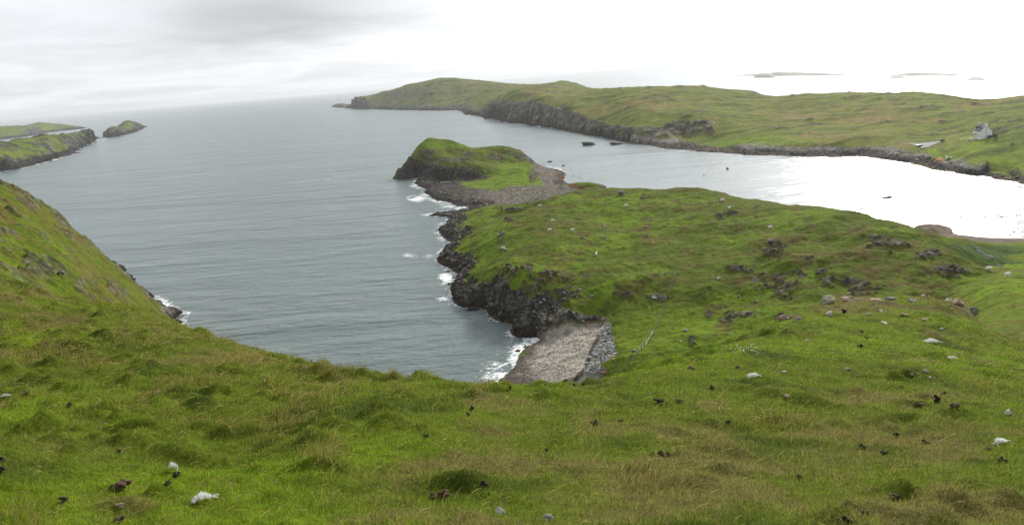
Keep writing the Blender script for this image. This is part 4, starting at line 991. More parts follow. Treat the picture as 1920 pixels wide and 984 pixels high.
# ---- rocks standing in the sea
G5 = 'rocks standing in the sea'
for (px, py, wpx, hh_, lab) in ((296, 570, 24, .8, 'tallest black rock in the surf under the left ridge'), (304, 586, 16, .5, 'low black rock below the tallest one in the left surf'), (326, 594, 22, .4, 'long black rock nearest the brow in the left surf'),
                                (1105, 272, 32, .38, 'dark skerry in the bay off the far shore, left of two'), (1153, 271, 34, .26, 'dark low skerry joined to the far shore, right of two'), (750, 322, 7, .5, 'tiny black rock off the western tip of the tidal islet'),
                                (838, 404, 40, .2, 'low weedy ledge reaching left from the headland'), (826, 476, 8, .5, 'small round rock in the foam, upper of the headland surf'), (843, 533, 10, .5, 'dark rock in the foam below the western cliff'), (852, 521, 9, .5, 'wet rock between foam and western cliff'),
                                (886, 581, 26, .5, 'large dark rock in the water under the black cliff'), (935, 600, 20, .5, 'dark rock in the water left of the beach'), (1031, 304, 12, .4, 'rock off the eastern foot of the tidal islet'), (1056, 311, 7, .5, 'tiny rock in the bright water east of the islet'),
                                (970, 229, 7, .5, 'little stack with white surf at the foot of the far cliff'), (122, 292, 26, .16, 'low reef with white surf off the left point'), (840, 508, 8, .4, 'low rock in the middle of the headland surf'), (800, 352, 12, .4, 'wet rock at the western corner of the shingle neck')):
    q = at_z(px, py, 0); p = Vector(q)
    stone('sea_rock', px, py, wpx, M_darkrock, lab, 'rock', G5, squash=(1, .55, hh_*.8), sink=.3, p=p, rz=random.uniform(-.3, .3), seed=int(px + py), cuts=14)

# ---- beds of loose shore stones: nobody could count them
def rock_bed(name, label, pts, sizes, cols, seed, sub=1):
    """pts: (x, y, z); one mesh of many small faceted stones"""
    r = np.random.default_rng(seed)
    protos = []
    for i in range(6):
        bm = bmesh.new(); bmesh.ops.create_icosphere(bm, subdivisions=sub, radius=.5)
        rr_ = random.Random(seed*10 + i)
        for v in bm.verts: v.co = Vector((v.co.x, v.co.y*.85, v.co.z*.65))*rr_.uniform(.7, 1.15)
        protos.append((np.array([v.co[:] for v in bm.verts]), np.array([[v.index for v in f.verts] for f in bm.faces]))); bm.free()
    n = len(pts); V, Fc, C = [], [], []; base = 0
    kind = r.integers(0, 6, n); ang = r.uniform(0, 6.28, n)
    for i in range(6):
        s = np.nonzero(kind == i)[0]
        if not len(s): continue
        pv, pf = protos[i]; ca, sa = np.cos(ang[s])[:, None], np.sin(ang[s])[:, None]
        x = pv[None, :, 0]*ca - pv[None, :, 1]*sa; y = pv[None, :, 0]*sa + pv[None, :, 1]*ca
        tz = r.uniform(-.4, .4, (len(s), 1)); z = pv[None, :, 2] + x*tz
        v = np.stack([x, y, z], -1)*sizes[s][:, None, None] + pts[s][:, None, :]
        V.append(v.reshape(-1, 3)); Fc.append((pf[None] + (np.arange(len(s))*len(pv))[:, None, None] + base).reshape(-1, 3)); base += len(s)*len(pv)
        C.append(np.repeat(cols[s], len(pv), 0))
    m, k, b = new_mat(name + '_stone')
    at = k.n('ShaderNodeAttribute', attribute_name='col').outputs['Color']
    nz_ = k.noise(k.n('ShaderNodeNewGeometry').outputs['Position'], 3.0, 5, .65)
    g_ = k.n('ShaderNodeCombineXYZ')
    for i in range(3): k.l(k.ramp(nz_, .3, .7, .7, 1.25), g_.inputs[i])
    k.l(k.mix(1.0, at, g_.outputs[0], 'MULTIPLY'), b.inputs['Base Color']); b.inputs['Roughness'].default_value = .8; b.inputs['Specular IOR Level'].default_value = .25
    o = link_mesh(name, np.concatenate(V), None, m, {'col': np.concatenate(C)}, tri=np.concatenate(Fc))
    return tag(o, label, kind='stuff')
def pick(Lc, mask, n, seed):
    r = np.random.default_rng(seed); ar = (Lc.Y**2)*mask
    f = ar.ravel()/ar.sum(); i = r.choice(len(f), n, p=f)
    x = Lc.X.ravel()[i]*(1 + r.normal(0, .0012, n)); y = Lc.Y.ravel()[i]*(1 + r.normal(0, .0012, n))
    return np.stack([x, y, Lc.sample(x, y)], -1), r
hX, hY = project(HEAD.X, HEAD.Y, HEAD.Z)
# black boulders of the western shore
mk = (HEAD.Z > -.4)*(HEAD.Z < 3.0)*(HEAD.Y < 420)*(poly_dist(HEAD.X, HEAD.Y, coast[3:]) < 11)*(beach < .3)*1.0
p_, r_ = pick(HEAD, mk, 3200, 1)
sz_ = np.exp(r_.normal(-.45, .5, len(p_))); cc_ = np.where((r_.random(len(p_)) < .2)[:, None], KELP*.8, BLACK*1.3)*r_.uniform(.6, 1.6, (len(p_), 1))
cc_ = np.where((p_[:, 2] > 1.9)[:, None]*(r_.random(len(p_)) < .35)[:, None], np.array([.16, .15, .13]), cc_)
rock_bed('shore_boulders', 'black wet boulders along the western foot of the headland', p_, np.clip(sz_, .3, 2.4), cc_, 5)
# broken faces of the western cliffs
mk = (HEAD.rock > .55)*(HEAD.Z > .8)*(HEAD.Y < 600)*((poly_dist(HEAD.X, HEAD.Y, coast[3:]) < 26) | (islc > .5))*(beach < .2)*1.0
p_, r_ = pick(HEAD, mk, 4200, 12)
cc_ = np.stack([HEAD.sample(p_[:, 0], p_[:, 1], HEAD.col[..., i]) for i in range(3)], -1)*r_.uniform(.5, 1.9, (len(p_), 1))
rock_bed('cliff_blocks', 'jointed dark blocks breaking up the western cliff faces', p_, np.clip(np.exp(r_.normal(-.25, .45, len(p_))), .35, 2.2), cc_, 15)
# knuckles of rock through the turf of the hill
mk = (spot > .45)*vis*(HEAD.Z > 6)*1.0
p_, r_ = pick(HEAD, mk, 750, 13)
keep = np.array([mnoise.noise(Vector((a*.22, b*.22, 4))) for a, b in p_[:, :2]]) > .02
p_ = p_[keep]; cc_ = np.where((r_.random(len(p_)) < .45)[:, None], np.array([.155, .138, .11]), np.array([.062, .052, .034]))*r_.uniform(.5, 1.5, (len(p_), 1))
p_[:, 2] -= .16
rock_bed('outcrop_stones', 'grey brown stones breaking through the turf of the headland', p_, np.clip(np.exp(r_.normal(-.6, .5, len(p_))), .3, 1.6), cc_, 16)
mk = (NEAR.rock > .2)*(NEAR.Y > 80)*(NEAR.X < -10)*1.0
p_, r_ = pick(NEAR, mk, 2600, 14)
keep = np.array([mnoise.noise(Vector((a*.16, b*.16, 7))) for a, b in p_[:, :2]]) > .0
p_ = p_[keep]; p_[:, 2] -= .1
rock_bed('ridge_stones', 'grey pink stones scattered over the left ridge', p_, np.clip(np.exp(r_.normal(-.5, .5, len(p_))), .25, 1.8), np.array([.23, .205, .175])*r_.uniform(.4, 1.4, (len(p_), 1)), 17)
# shingle neck and its eastern spit
mk = (isth > .5)*(HEAD.Z > .05)*(HEAD.Y > 330)*1.0
p_, r_ = pick(HEAD, mk, 5200, 2)
low = np.clip(1.5 - p_[:, 2], 0, 1)[:, None]*(r_.random(len(p_)) < .8)[:, None]
cc_ = (np.array([.24, .215, .19])*(1-low) + BLACK*1.8*low)*r_.uniform(.45, 1.55, (len(p_), 1))
a_, b_ = project(p_[:, 0], p_[:, 1], p_[:, 2])
cc_ = np.where(in_poly(a_, b_, [(1040, 326), (1064, 330), (1114, 358), (1100, 366), (1070, 352)])[:, None], KELP*r_.uniform(.6, 1.5, (len(p_), 1)), cc_)
rock_bed('shingle_stones', 'grey and brown stones of the shingle neck joining islet and headland', p_, np.clip(np.exp(r_.normal(-.8, .5, len(p_))), .25, 1.6), cc_, 6)
# the pebble beach
mk = (beach > .6)*(HEAD.Z > .1)*1.0
p_, r_ = pick(HEAD, mk, 5200, 3)
w_in = HEAD.sample(p_[:, 0], p_[:, 1], wrack)
cc_ = np.stack([HEAD.sample(p_[:, 0], p_[:, 1], HEAD.col[..., i]) for i in range(3)], -1)*r_.uniform(.4, 1.7, (len(p_), 1))*(np.array([1, 1, 1]) + r_.normal(0, .05, (len(p_), 3)))
cc_ = np.where((w_in > .5)[:, None], np.array([.12, .12, .115])*r_.uniform(.3, 3.2, (len(p_), 1)), cc_)
sz_ = np.clip(np.exp(r_.normal(-1.5, .5, len(p_))), .12, .7)*(1 + 1.0*(w_in > .5))
rock_bed('beach_pebbles', 'tan and grey pebbles and storm stones of the small beach', p_, sz_, cc_, 7)
# pale storm boulders along the far shore of the bay
qX, qY = project(PEN.X, PEN.Y, PEN.Z)
mk = (dpen > -1)*(dpen < band*.95)*(PEN.Z < 4.4)*(PEN.Z > -.3)*(qX > 1150)*(qX < 1990)*1.0
p_, r_ = pick(PEN, mk, 8500, 4)
bp_ = ground(1776, 299, (PEN,)); p_ = p_[(np.hypot(p_[:, 0] - bp_.x, p_[:, 1] - bp_.y) > 6.5) & ~((np.abs(p_[:, 0] - bp_.x + 1) < 6) & (p_[:, 1] < bp_.y) & (p_[:, 1] > bp_.y - 12))]
pale_ = sst(1.9, 3.0, p_[:, 2] + r_.normal(0, .35, len(p_)))[:, None]
cc_ = (BLACK*1.7*(1-pale_) + np.array([.33, .315, .285])*pale_)*r_.uniform(.5, 1.5, (len(p_), 1))
rock_bed('storm_boulders', 'band of pale and dark boulders along the far shore of the bay', p_, np.clip(np.exp(r_.normal(-.15, .5, len(p_))), .4, 2.8), cc_, 8)
# floating weed in the shallows of the bay
r_ = np.random.default_rng(9); wp = []
while len(wp) < 330:
    px = r_.uniform(1600, 1925); t_ = r_.beta(1.5, 1.3); py = np.interp(px, [1600, 1700, 1925], [398, 428, 448]) - t_*np.interp(px, [1600, 1750, 1925], [14, 50, 62])
    q = at_z(px, py, 0.0)
    if mnoise.noise(Vector((q[0]*.06, q[1]*.06, 3))) > -.12 and HEAD.sample(q[0], q[1]) < -.05: wp.append(q)
for px, py, s in ((1105, 300, 0), (1060, 318, 14), (1075, 330, 14), (1095, 338, 12), (1050, 309, 12), (1118, 352, 10), (1880, 345, 10), (1850, 342, 8), (1905, 350, 6)):
    for _ in range(s):
        wp.append(at_z(px + r_.normal(0, 12), py + r_.normal(0, 2.2), 0))
wp = np.array(wp); co, tri = [], []
for q in wp:
    s0 = len(co); n_ = 9; rad = r_.uniform(.14, .55)
    co.append((q[0], q[1], .16))
    for i in range(n_):
        a = 2*math.pi*i/n_; rr_ = rad*r_.uniform(.4, 1.2); co.append((q[0] + math.cos(a)*rr_*1.7, q[1] + math.sin(a)*rr_, .015))
    tri += [(s0, s0+1+i, s0+1+(i+1) % n_) for i in range(n_)]
tag(link_mesh('floating_weed', co, None, plain('brown_kelp', (.05, .042, .03), 1.0, .4, 2.0, .1, 0.0), tri=tri), 'dark patches of seaweed breaking the bright shallow water', kind='stuff')

# ================================================================== SHEEP
M_fleece = plain('sheep_fleece', (.85, .83, .76), .95, .12, 14, .5, .05)
M_face = plain('sheep_face', (.68, .64, .55), .8, .15, 8, .1)
def skinned(name, verts, edges, radii, m, levels=2):
    me = bpy.data.meshes.new(name); me.from_pydata(verts, edges, [])
    o = bpy.data.objects.new(name, me); COL.objects.link(o)
    md = o.modifiers.new('skin', 'SKIN'); md.use_smooth_shade = True
    for i, v in enumerate(me.skin_vertices[0].data):
        rd = radii[i]; v.radius = (rd, rd) if not isinstance(rd, tuple) else rd; v.use_root = (i == 0)
    sb = o.modifiers.new('sub', 'SUBSURF'); sb.levels = levels; sb.render_levels = levels
    dg = bpy.context.evaluated_depsgraph_get()
    res = bpy.data.meshes.new_from_object(o.evaluated_get(dg)); res.name = name
    bpy.data.objects.remove(o); bpy.data.meshes.remove(me)
    res.materials.clear(); res.materials.append(m)
    for p_ in res.polygons: p_.use_smooth = True
    return res
def sheep_mesh(grazing):
    v = [(0, 0, .62), (.30, 0, .64), (.46, 0, .66), (-.28, 0, .63), (-.46, 0, .62), (-.53, 0, .52)]
    e = [(0, 1), (1, 2), (0, 3), (3, 4), (4, 5)]; r = [.27, .26, .20, .27, .22, .05]
    if grazing: nk = [(.60, 0, .52), (.70, 0, .30), (.76, .0, .16), (.84, 0, .07)]
    else: nk = [(.58, 0, .80), (.66, 0, .93), (.78, 0, .92), (.90, 0, .86)]
    i0 = len(v); v += nk; e += [(2, i0), (i0, i0+1), (i0+1, i0+2), (i0+2, i0+3)]; r += [.13, .095, .085, .05]
    for sx, sy in ((1, 1), (1, -1), (-1, 1), (-1, -1)):
        i0 = len(v)
        if sx > 0: v += [(.34, .13*sy, .42), (.34, .13*sy, .22), (.35, .13*sy, .02)]
        else: v += [(-.36, .14*sy, .44), (-.44, .14*sy, .25), (-.39, .14*sy, .02)]
        e += [(1 if sx > 0 else 3, i0), (i0, i0+1), (i0+1, i0+2)]; r += [.10, .045, .038]
    return skinned('sheep', v, e, r, M_fleece, 2)
shm = {True: sheep_mesh(True), False: sheep_mesh(False)}
def ear_mesh():
    bm = bmesh.new(); bmesh.ops.create_uvsphere(bm, u_segments=8, v_segments=6, radius=.5)
    for v in bm.verts: v.co = Vector((v.co.x*.06, v.co.y*.16, v.co.z*.035))
    me = bpy.data.meshes.new('ear'); bm.to_mesh(me); bm.free(); me.materials.append(M_face); return me
earm = ear_mesh()
for (px, py, rz, graz, lab, lds) in ((1036, 413, .1, True, 'largest looking white sheep grazing on the western slope of the headland', HEAD), (1031, 431, 2.9, True, 'white sheep just below the largest looking one on the western slope', HEAD), (1073, 431, .2, False, 'white sheep standing right of the one below, on the western slope', HEAD),
                              (1012, 385, .6, True, 'white sheep highest on the western slope, just below the shingle neck', HEAD), (1355, 374, 2.8, True, 'white sheep grazing right under the headland skyline against the bay', HEAD), (1367, 390, .5, False, 'white sheep below the one at the skyline', HEAD),
                              (1444, 426, .1, True, 'white sheep alone right of the summit outcrop', HEAD), (1118, 476, 1.2, False, 'white sheep standing in brown grass above the upper fence', HEAD), (1889, 516, .0, True, 'white sheep on the pale green slope near the right edge', None), (1855, 504, 3.0, True, 'white sheep smaller and left of the one near the right edge', None),
                              (1174, 385, 3.0, True, 'white sheep faint beside a grey boulder high on the headland', HEAD)):
    p = ground(px, py + 3, (lds,) if lds else (NEAR, HEAD))
    o = bpy.data.objects.new('sheep', shm[graz]); COL.objects.link(o)
    o.location = p; o.location.z -= .03; o.rotation_euler = (0, 0, rz); o.scale = (1.15,)*3
    tag(o, lab, 'sheep', 'sheep on the hill pasture')
    for sy in (1, -1):
        e_ = bpy.data.objects.new('ear', earm); COL.objects.link(e_); e_.parent = o
        e_.location = (.70, .12*sy, .24) if graz else (.66, .13*sy, .96)
# ================================================================== THE CROFT HOUSE AND WHAT STANDS ROUND IT
def part(name, m, parent, boxes=(), polys=(), bevel=0.0):
    """one mesh out of boxes (x0,x1,y0,y1,z0,z1) and loose polygons"""
    bm = bmesh.new()
    for (x0, x1, y0, y1, z0, z1) in boxes:
        vs = [bm.verts.new((x, y, z)) for z in (z0, z1) for (x, y) in ((x0, y0), (x1, y0), (x1, y1), (x0, y1))]
        for f in ((3, 2, 1, 0), (4, 5, 6, 7), (0, 1, 5, 4), (1, 2, 6, 5), (2, 3, 7, 6), (3, 0, 4, 7)): bm.faces.new([vs[i] for i in f])
    for vv, ff in polys:
        vs = [bm.verts.new(v) for v in vv]
        for f in ff: bm.faces.new([vs[i] for i in f])
    bmesh.ops.recalc_face_normals(bm, faces=bm.faces[:])
    if bevel: bmesh.ops.bevel(bm, geom=bm.edges[:], offset=bevel, segments=1, affect='EDGES')
    me = bpy.data.meshes.new(name); bm.to_mesh(me); bm.free(); me.materials.append(m)
    o = bpy.data.objects.new(name, me); COL.objects.link(o)
    if parent: o.parent = parent
    return o
def prism(pts, y0, y1):
    n = len(pts); v = [(x, y0, z) for x, z in pts] + [(x, y1, z) for x, z in pts]
    return v, [tuple(range(n)), tuple(range(2*n-1, n-1, -1))] + [(i, (i+1) % n, n+(i+1) % n, n+i) for i in range(n)]
M_harl = plain('white_harling', (.86, .85, .82), .9, .06, 1.2, .25)
M_slate = plain('grey_slate', (.085, .085, .095), .6, .3, 1.5, .3)
M_glass = plain('window_glass', (.03, .035, .04), .15, .2, 1, 0, .5)
M_frame = plain('white_frame', (.78, .78, .76), .5, .05, 3, 0)
M_tar = plain('tarred_boards', (.05, .045, .045), .8, .3, 3, .3)
M_wall = stone_mat('garden_wall_stone', (.16, .15, .14), (.32, .31, .29), (.36, .36, .30), 2.5, .6)
M_pot = plain('clay_pot', (.28, .16, .10), .8, .2, 5, .1)
M_wood = plain('weathered_wood', (.20, .18, .155), .85, .25, 8, .3)
M_palewood = plain('pale_driftwood', (.42, .38, .31), .85, .2, 8, .3)
gp = ground(1848, 260, (PEN,))
house = empty('croft_house', (gp.x, gp.y, gp.z - .25), R(-15), 0.98)
tag(house, 'white harled croft house with slate roof and gable end chimneys on the far shore slope', 'house')
hw, dl, ev, rd = 3.2, 11.5, 4.5, 8.0
body = part('wall', M_harl, house, polys=[prism([(-hw, -1.5), (hw, -1.5), (hw, ev), (0, rd - .12), (-hw, ev)], 0, dl)])
th = .22
rf = part('roof', M_slate, house, polys=[prism([(-hw-.28, ev-.30), (0, rd), (0, rd+th), (-hw-.28, ev-.30+th)], .12, dl-.12), prism([(hw+.28, ev-.30), (hw+.28, ev-.30+th), (0.001, rd+th), (0.001, rd)], .12, dl-.12)])
for y in (.04, dl - .84):
    ch = part('chimney', M_harl, house, [(-.62, .62, y, y+.8, rd-.5, rd+1.15)])
    part('cope', M_slate, ch, [(-.70, .70, y-.08, y+.88, rd+1.15, rd+1.30)])
    for xx in (-.32, .32): part('chimney_pot', M_pot, ch, [(xx-.14, xx+.14, y+.25, y+.53, rd+1.30, rd+1.75)], bevel=.04)
for y in (2.6, 8.0):                                                    # dormers on the seaward roof slope
    d_ = part('dormer', M_harl, house, polys=[prism([(y, ev-.05), (y+1.5, ev-.05), (y+1.5, ev+1.45), (y+.75, ev+2.3), (y, ev+1.45)], -hw+.10, -.75)])
    d_.data.transform(Matrix(((0, 1, 0, 0), (1, 0, 0, 0), (0, 0, 1, 0), (0, 0, 0, 1))))
    r_ = part('dormer_roof', M_slate, d_, polys=[prism([(y-.18, ev+1.28), (y+.75, ev+2.32), (y+1.68, ev+1.28), (y+1.68, ev+1.42), (y+.75, ev+2.48), (y-.18, ev+1.42)], -hw+.02, -.6)])
    r_.data.transform(Matrix(((0, 1, 0, 0), (1, 0, 0, 0), (0, 0, 1, 0), (0, 0, 0, 1))))
    w_ = part('window', M_frame, d_, [(-hw+.04, -hw+.13, y+.3, y+1.2, ev+.2, ev+1.4)]); part('pane', M_glass, w_, [(-hw+.02, -hw+.05, y+.38, y+1.12, ev+.28, ev+1.32)])
for y in (1.6, 8.6):
    w_ = part('window', M_frame, house, [(-hw-.05, -hw+.04, y, y+1.15, 1.2, 2.9)]); part('pane', M_glass, w_, [(-hw-.07, -hw-.04, y+.08, y+1.07, 1.28, 2.82)])
    part('sill', M_wall, w_, [(-hw-.16, -hw-.02, y-.1, y+1.25, 1.08, 1.19)])
pc = part('porch', M_harl, house, [(-hw-1.3, -hw-.01, 4.7, 6.7, -.6, 2.3)])
part('porch_roof', M_slate, pc, polys=[prism([(-hw-1.5, 2.25), (-hw+.05, 3.0), (-hw+.05, 3.12), (-hw-1.5, 2.37)], 4.55, 6.85)])
dr = part('door', M_tar, pc, [(-hw-1.36, -hw-1.30, 5.2, 6.2, 0, 2.05)]); part('handle', M_frame, dr, [(-hw-1.42, -hw-1.36, 6.0, 6.1, .98, 1.08)])
part('downpipe', M_slate, house, [(-.06, .06, -.12, -.02, 0, rd-1.0)])
ln = part('lean_to', M_tar, house, [(.9, 3.1, -1.5, -.01, -1.2, 1.75)]); part('lean_to_roof', M_slate, ln, polys=[prism([(-1.7, 1.72), (.0, 2.05), (.0, 2.15), (-1.7, 1.84)], .75, 3.25)])
ln.children[0].data.transform(Matrix(((0, 1, 0, 0), (1, 0, 0, 0), (0, 0, 1, 0), (0, 0, 0, 1))))
gw = part('garden_wall', M_wall, None, [(-4.6, 3.6, -3.4, -3.0, -2.2, -.1), (-7.6, -4.6, -3.4, -3.0, -2.4, -.3), (-8.0, -7.6, -3.4, 3.5, -2.2, .15)], bevel=.04)
gw.location = house.location; gw.rotation_euler = house.rotation_euler
tag(gw, 'low grey stone wall along the front of the croft house', 'wall')
# pole behind the house
q = ground(1858, 258, (PEN,)); pl_ = empty('utility_pole', (q.x + 2.0, q.y + 5, height(q.x + 2.0, q.y + 5)))
tag(pl_, 'tall thin wooden pole rising at the right of the croft house', 'pole')
bm = bmesh.new(); bmesh.ops.create_cone(bm, segments=10, radius1=.15, radius2=.10, depth=9, cap_ends=True, matrix=Matrix.Translation((0, 0, 4.2)))
me = bpy.data.meshes.new('mast'); bm.to_mesh(me); bm.free(); me.materials.append(M_wood); o = bpy.data.objects.new('mast', me); COL.objects.link(o); o.parent = pl_
part('crossarm', M_wood, pl_, [(-.7, .7, -.06, .06, 8.1, 8.22)]); [part('insulator', M_frame, pl_, [(x, x+.08, -.04, .04, 8.22, 8.36)]) for x in (-.62, .54)]

def bush(px, py, wpx, hpx, label, n=900, seed=1, tint=(.035, .05, .018)):
    """stems and many small leaves filling an uneven crown"""
    q = ground(px, py, (PEN,)); w_, h_ = px_size(q, wpx), px_size(q, hpx); r = random.Random(seed)
    root = empty('bush', q); tag(root, label, 'bush', 'bushes near the croft')
    co, f = [], []
    lobes = [(Vector((r.uniform(-.32, .32), r.uniform(-.3, .3), r.uniform(.35, .75))), r.uniform(.2, .34)) for _ in range(7)]
    for _ in range(n):
        c0, rad = r.choice(lobes); d = Vector((r.gauss(0, 1), r.gauss(0, 1), r.gauss(0, 1))).normalized()*rad*r.uniform(.5, 1.15)
        p = c0 + d; p = Vector((p.x*w_, p.y*w_, max(.02, p.z)*h_)); a = Vector((r.gauss(0, 1), r.gauss(0, 1), r.gauss(0, .6))).normalized(); b_ = a.cross(Vector((r.gauss(0, 1), r.gauss(0, 1), 1))).normalized(); s = r.uniform(.10, .22)
        i = len(co); co += [p + a*s, p + b_*s*.6, p - a*s, p - b_*s*.6]; f.append((i, i+1, i+2, i+3))
    link_mesh('crown', co, f, plain('bush_leaf', tint, .8, .4, 2, 0), parent=root)
    bm = bmesh.new()
    for i in range(6):
        t = lobes[i][0]; tip = Vector((t.x*w_, t.y*w_, t.z*h_)); d = tip.normalized(); L_ = tip.length
        mt = Matrix.Translation(tip*.5) @ d.to_track_quat('Z', 'Y').to_matrix().to_4x4()
        bmesh.ops.create_cone(bm, segments=6, radius1=.08, radius2=.03, depth=L_, cap_ends=True, matrix=mt)
    me = bpy.data.meshes.new('trunk'); bm.to_mesh(me); bm.free(); me.materials.append(M_wood); o = bpy.data.objects.new('trunk', me); COL.objects.link(o); o.parent = root
bush(1864, 261, 13, 10, 'dark green bush against the right side of the croft house', 900, 3)
bush(1767, 267, 10, 5, 'low dark bush at the right end of the grey road', 500, 4)

# the grey road end
M_road = plain('worn_asphalt', (.17, .165, .165), .9, .12, .8, .1)
fr = [(1704, 270), (1712, 272.5), (1722, 275), (1732, 277.5), (1740, 277), (1748, 273.5), (1756, 270), (1765, 266.8)]
bk = [(1704, 269), (1713, 270), (1723, 269.6), (1732, 268.6), (1740, 267.8), (1748, 267), (1756, 266.3), (1765, 265.8)]
co, f = [], []
A_ = [ground(*p, (PEN,)) for p in fr]; B_ = [ground(*p, (PEN,)) for p in bk]
nu_, nv_ = 50, 14
for j in range(nv_):
    for i in range(nu_):
        t = i/(nu_-1)*(len(fr)-1); a = min(int(t), len(fr)-2); t -= a
        p = A_[a].lerp(A_[a+1], t).lerp(B_[a].lerp(B_[a+1], t), j/(nv_-1)); co.append((p.x, p.y, float(PEN.sample(p.x, p.y)) + .22))
f = [(j*nu_+i, j*nu_+i+1, (j+1)*nu_+i+1, (j+1)*nu_+i) for j in range(nv_-1) for i in range(nu_-1)]
tag(link_mesh('road', co, f, M_road, smooth=True), 'short grey road end above the far shore', kind='structure')

# ================================================================== BOATS AND BUOYS
def hull_mesh(L_, B_w, D_, m, sheer=.22, transom=.8, thick=.05):
    n = 15; ring = 11; co, f = [], []
    for side in (0, 1):
        for i in range(n):
            t = i/(n-1); x = L_*(t - .5); wd_ = B_w*.5*(math.sin(math.pi*min(1, (t*.62 + .38)))**.75 if t > .0 else 1)*(1 if t < .999 else .02)
            wd_ = B_w*.5*(transom + (1-transom)*math.sin(min(t/.45, 1)*math.pi/2) if t < .45 else max(.015, math.cos((t-.45)/.55*math.pi/2)**.7))
            top = D_*(1 + sheer*max(0, (t-.3)/.7)**2*1.6); keel = D_*(.02 + .45*max(0, (t-.75)/.25)**2)
            for k_ in range(ring):
                a = -1 + 2*k_/(ring-1); s = abs(a)
                y = math.copysign(wd_*(s**.55), a); z = keel + (top-keel)*(s**2.1)
                if side: y *= 1 - thick*2/max(B_w, .1); z = z + thick*(1 - s)
                co.append((x, y, z))
    for side in (0, 1):
        o_ = side*n*ring
        for i in range(n-1):
            for k_ in range(ring-1):
                q = (o_+i*ring+k_, o_+(i+1)*ring+k_, o_+(i+1)*ring+k_+1, o_+i*ring+k_+1); f.append(q if side else q[::-1])
    for i in range(n-1):
        for k_ in (0, ring-1): f.append((i*ring+k_, (i+1)*ring+k_, n*ring+(i+1)*ring+k_, n*ring+i*ring+k_))
    for k_ in range(ring-1): f.append((k_, k_+1, n*ring+k_+1, n*ring+k_))
    return co, f
def boat(loc, rz, L_, label, m_h, m_in, tilt=0.0, engine=True):
    root = empty('rowing_boat', loc, rz); root.rotation_euler[0] = tilt
    tag(root, label, 'boat', 'small open boats')
    B_w, D_ = L_*.38, L_*.17
    co, f = hull_mesh(L_, B_w, D_, m_h); h = link_mesh('hull', co, f, m_h, smooth=True, parent=root)
    part('gunwale', m_in, root, [(-L_*.5-.02, -L_*.5+.06, -B_w*.40, B_w*.40, D_*.96, D_*1.06)], bevel=.01)
    for x in (-.28, .0, .22): part('thwart', m_in, root, [(L_*x-.12, L_*x+.12, -B_w*.43, B_w*.43, D_*.68, D_*.74)], bevel=.01)
    if engine:
        e = part('outboard_engine', M_tar, root, [(-L_*.5-.26, -L_*.5-.03, -.13, .13, D_*.7, D_*1.55), (-L_*.5-.16, -L_*.5-.08, -.05, .05, -.15, D_*.7)], bevel=.03)
    return root
M_hullw = plain('white_hull_paint', (.62, .63, .64), .4, .1, 2, .05)
M_hullg = plain('dark_grey_hull_paint', (.24, .245, .25), .45, .2, 2, .05)
M_inner = plain('pale_boat_inside', (.50, .48, .43), .7, .2, 3, .1)
b1_ = at_z(1664, 371, 0)
boat((b1_[0], b1_[1], -.25), R(10), 4.8, 'grey rowing boat moored alone on the bright water of the bay', M_hullg, M_inner)
q = ground(1776, 299, (PEN,))
boat((q.x, q.y, q.z + .25), R(-128), 7.0, 'white open boat hauled up on the grass below the croft house', M_hullw, M_hullw, tilt=R(-24), engine=False)
def lathe(name, prof, m, parent, seg=16, loc=(0, 0, 0)):
    co = [(r_*math.cos(2*math.pi*i/seg), r_*math.sin(2*math.pi*i/seg), z) for r_, z in prof for i in range(seg)]
    f = [(j*seg+i, j*seg+(i+1) % seg, (j+1)*seg+(i+1) % seg, (j+1)*seg+i) for j in range(len(prof)-1) for i in range(seg)]
    o = link_mesh(name, co, f, m, smooth=True, parent=parent); o.location = loc; return o
M_buoyb = plain('dark_blue_plastic', (.03, .04, .09), .5, .2, 3, 0)
for px, py, wpx, lab in ((1364, 317, 5, 'dark blue mooring buoy in the bay, larger of two'), (1320, 329, 2.6, 'small dark buoy nearer the headland, smaller of two')):
    q = at_z(px, py, 0); s = px_size(Vector(q), wpx)
    root = empty('mooring_buoy', q); tag(root, lab, 'buoy', 'mooring buoys in the bay')
    lathe('float', [(.01*s, -.3*s), (.38*s, -.2*s), (.5*s, .1*s), (.40*s, .42*s), (.2*s, .55*s), (.01*s, .58*s)], M_buoyb, root)
    lathe('ring', [(.06*s, .56*s), (.10*s, .62*s), (.10*s, .74*s), (.05*s, .78*s)], M_wood, root)
# bits by the slip
q = ground(1729, 278, (PEN,)); s_ = empty('upturned_dinghy', (q.x, q.y, q.z), R(20)); tag(s_, 'little white upturned dinghy beside the road end', 'dinghy')
co, f = hull_mesh(2.6, 1.2, .55, M_hullw); o = link_mesh('hull', [(x, y, .62 - z) for x, y, z in co], [p_[::-1] for p_ in f], M_hullw, smooth=True, parent=s_); part('keel', M_hullw, s_, [(-1.1, .8, -.03, .03, .60, .66)], bevel=.01)
q = ground(1724, 275.5, (PEN,)); sh_ = empty('tarred_store', (q.x, q.y + .5, q.z), R(12)); tag(sh_, 'low dark tarred store box behind the white upturned dinghy', 'shed')
part('wall', M_tar, sh_, [(-2.2, 2.2, -.7, .7, -.4, .9)], bevel=.03); part('roof', M_slate, sh_, polys=[prism([(-2.4, .85), (2.4, .85), (2.4, 1.0), (0, 1.15), (-2.4, 1.0)], -.85, .85)])
stone('boulder', 1753, 297, 6, M_pale, 'bright white boulder beside the rusty patch and hauled up boat', 'boulder', squash=(1, .9, .8), lands=(PEN,), seed=77)
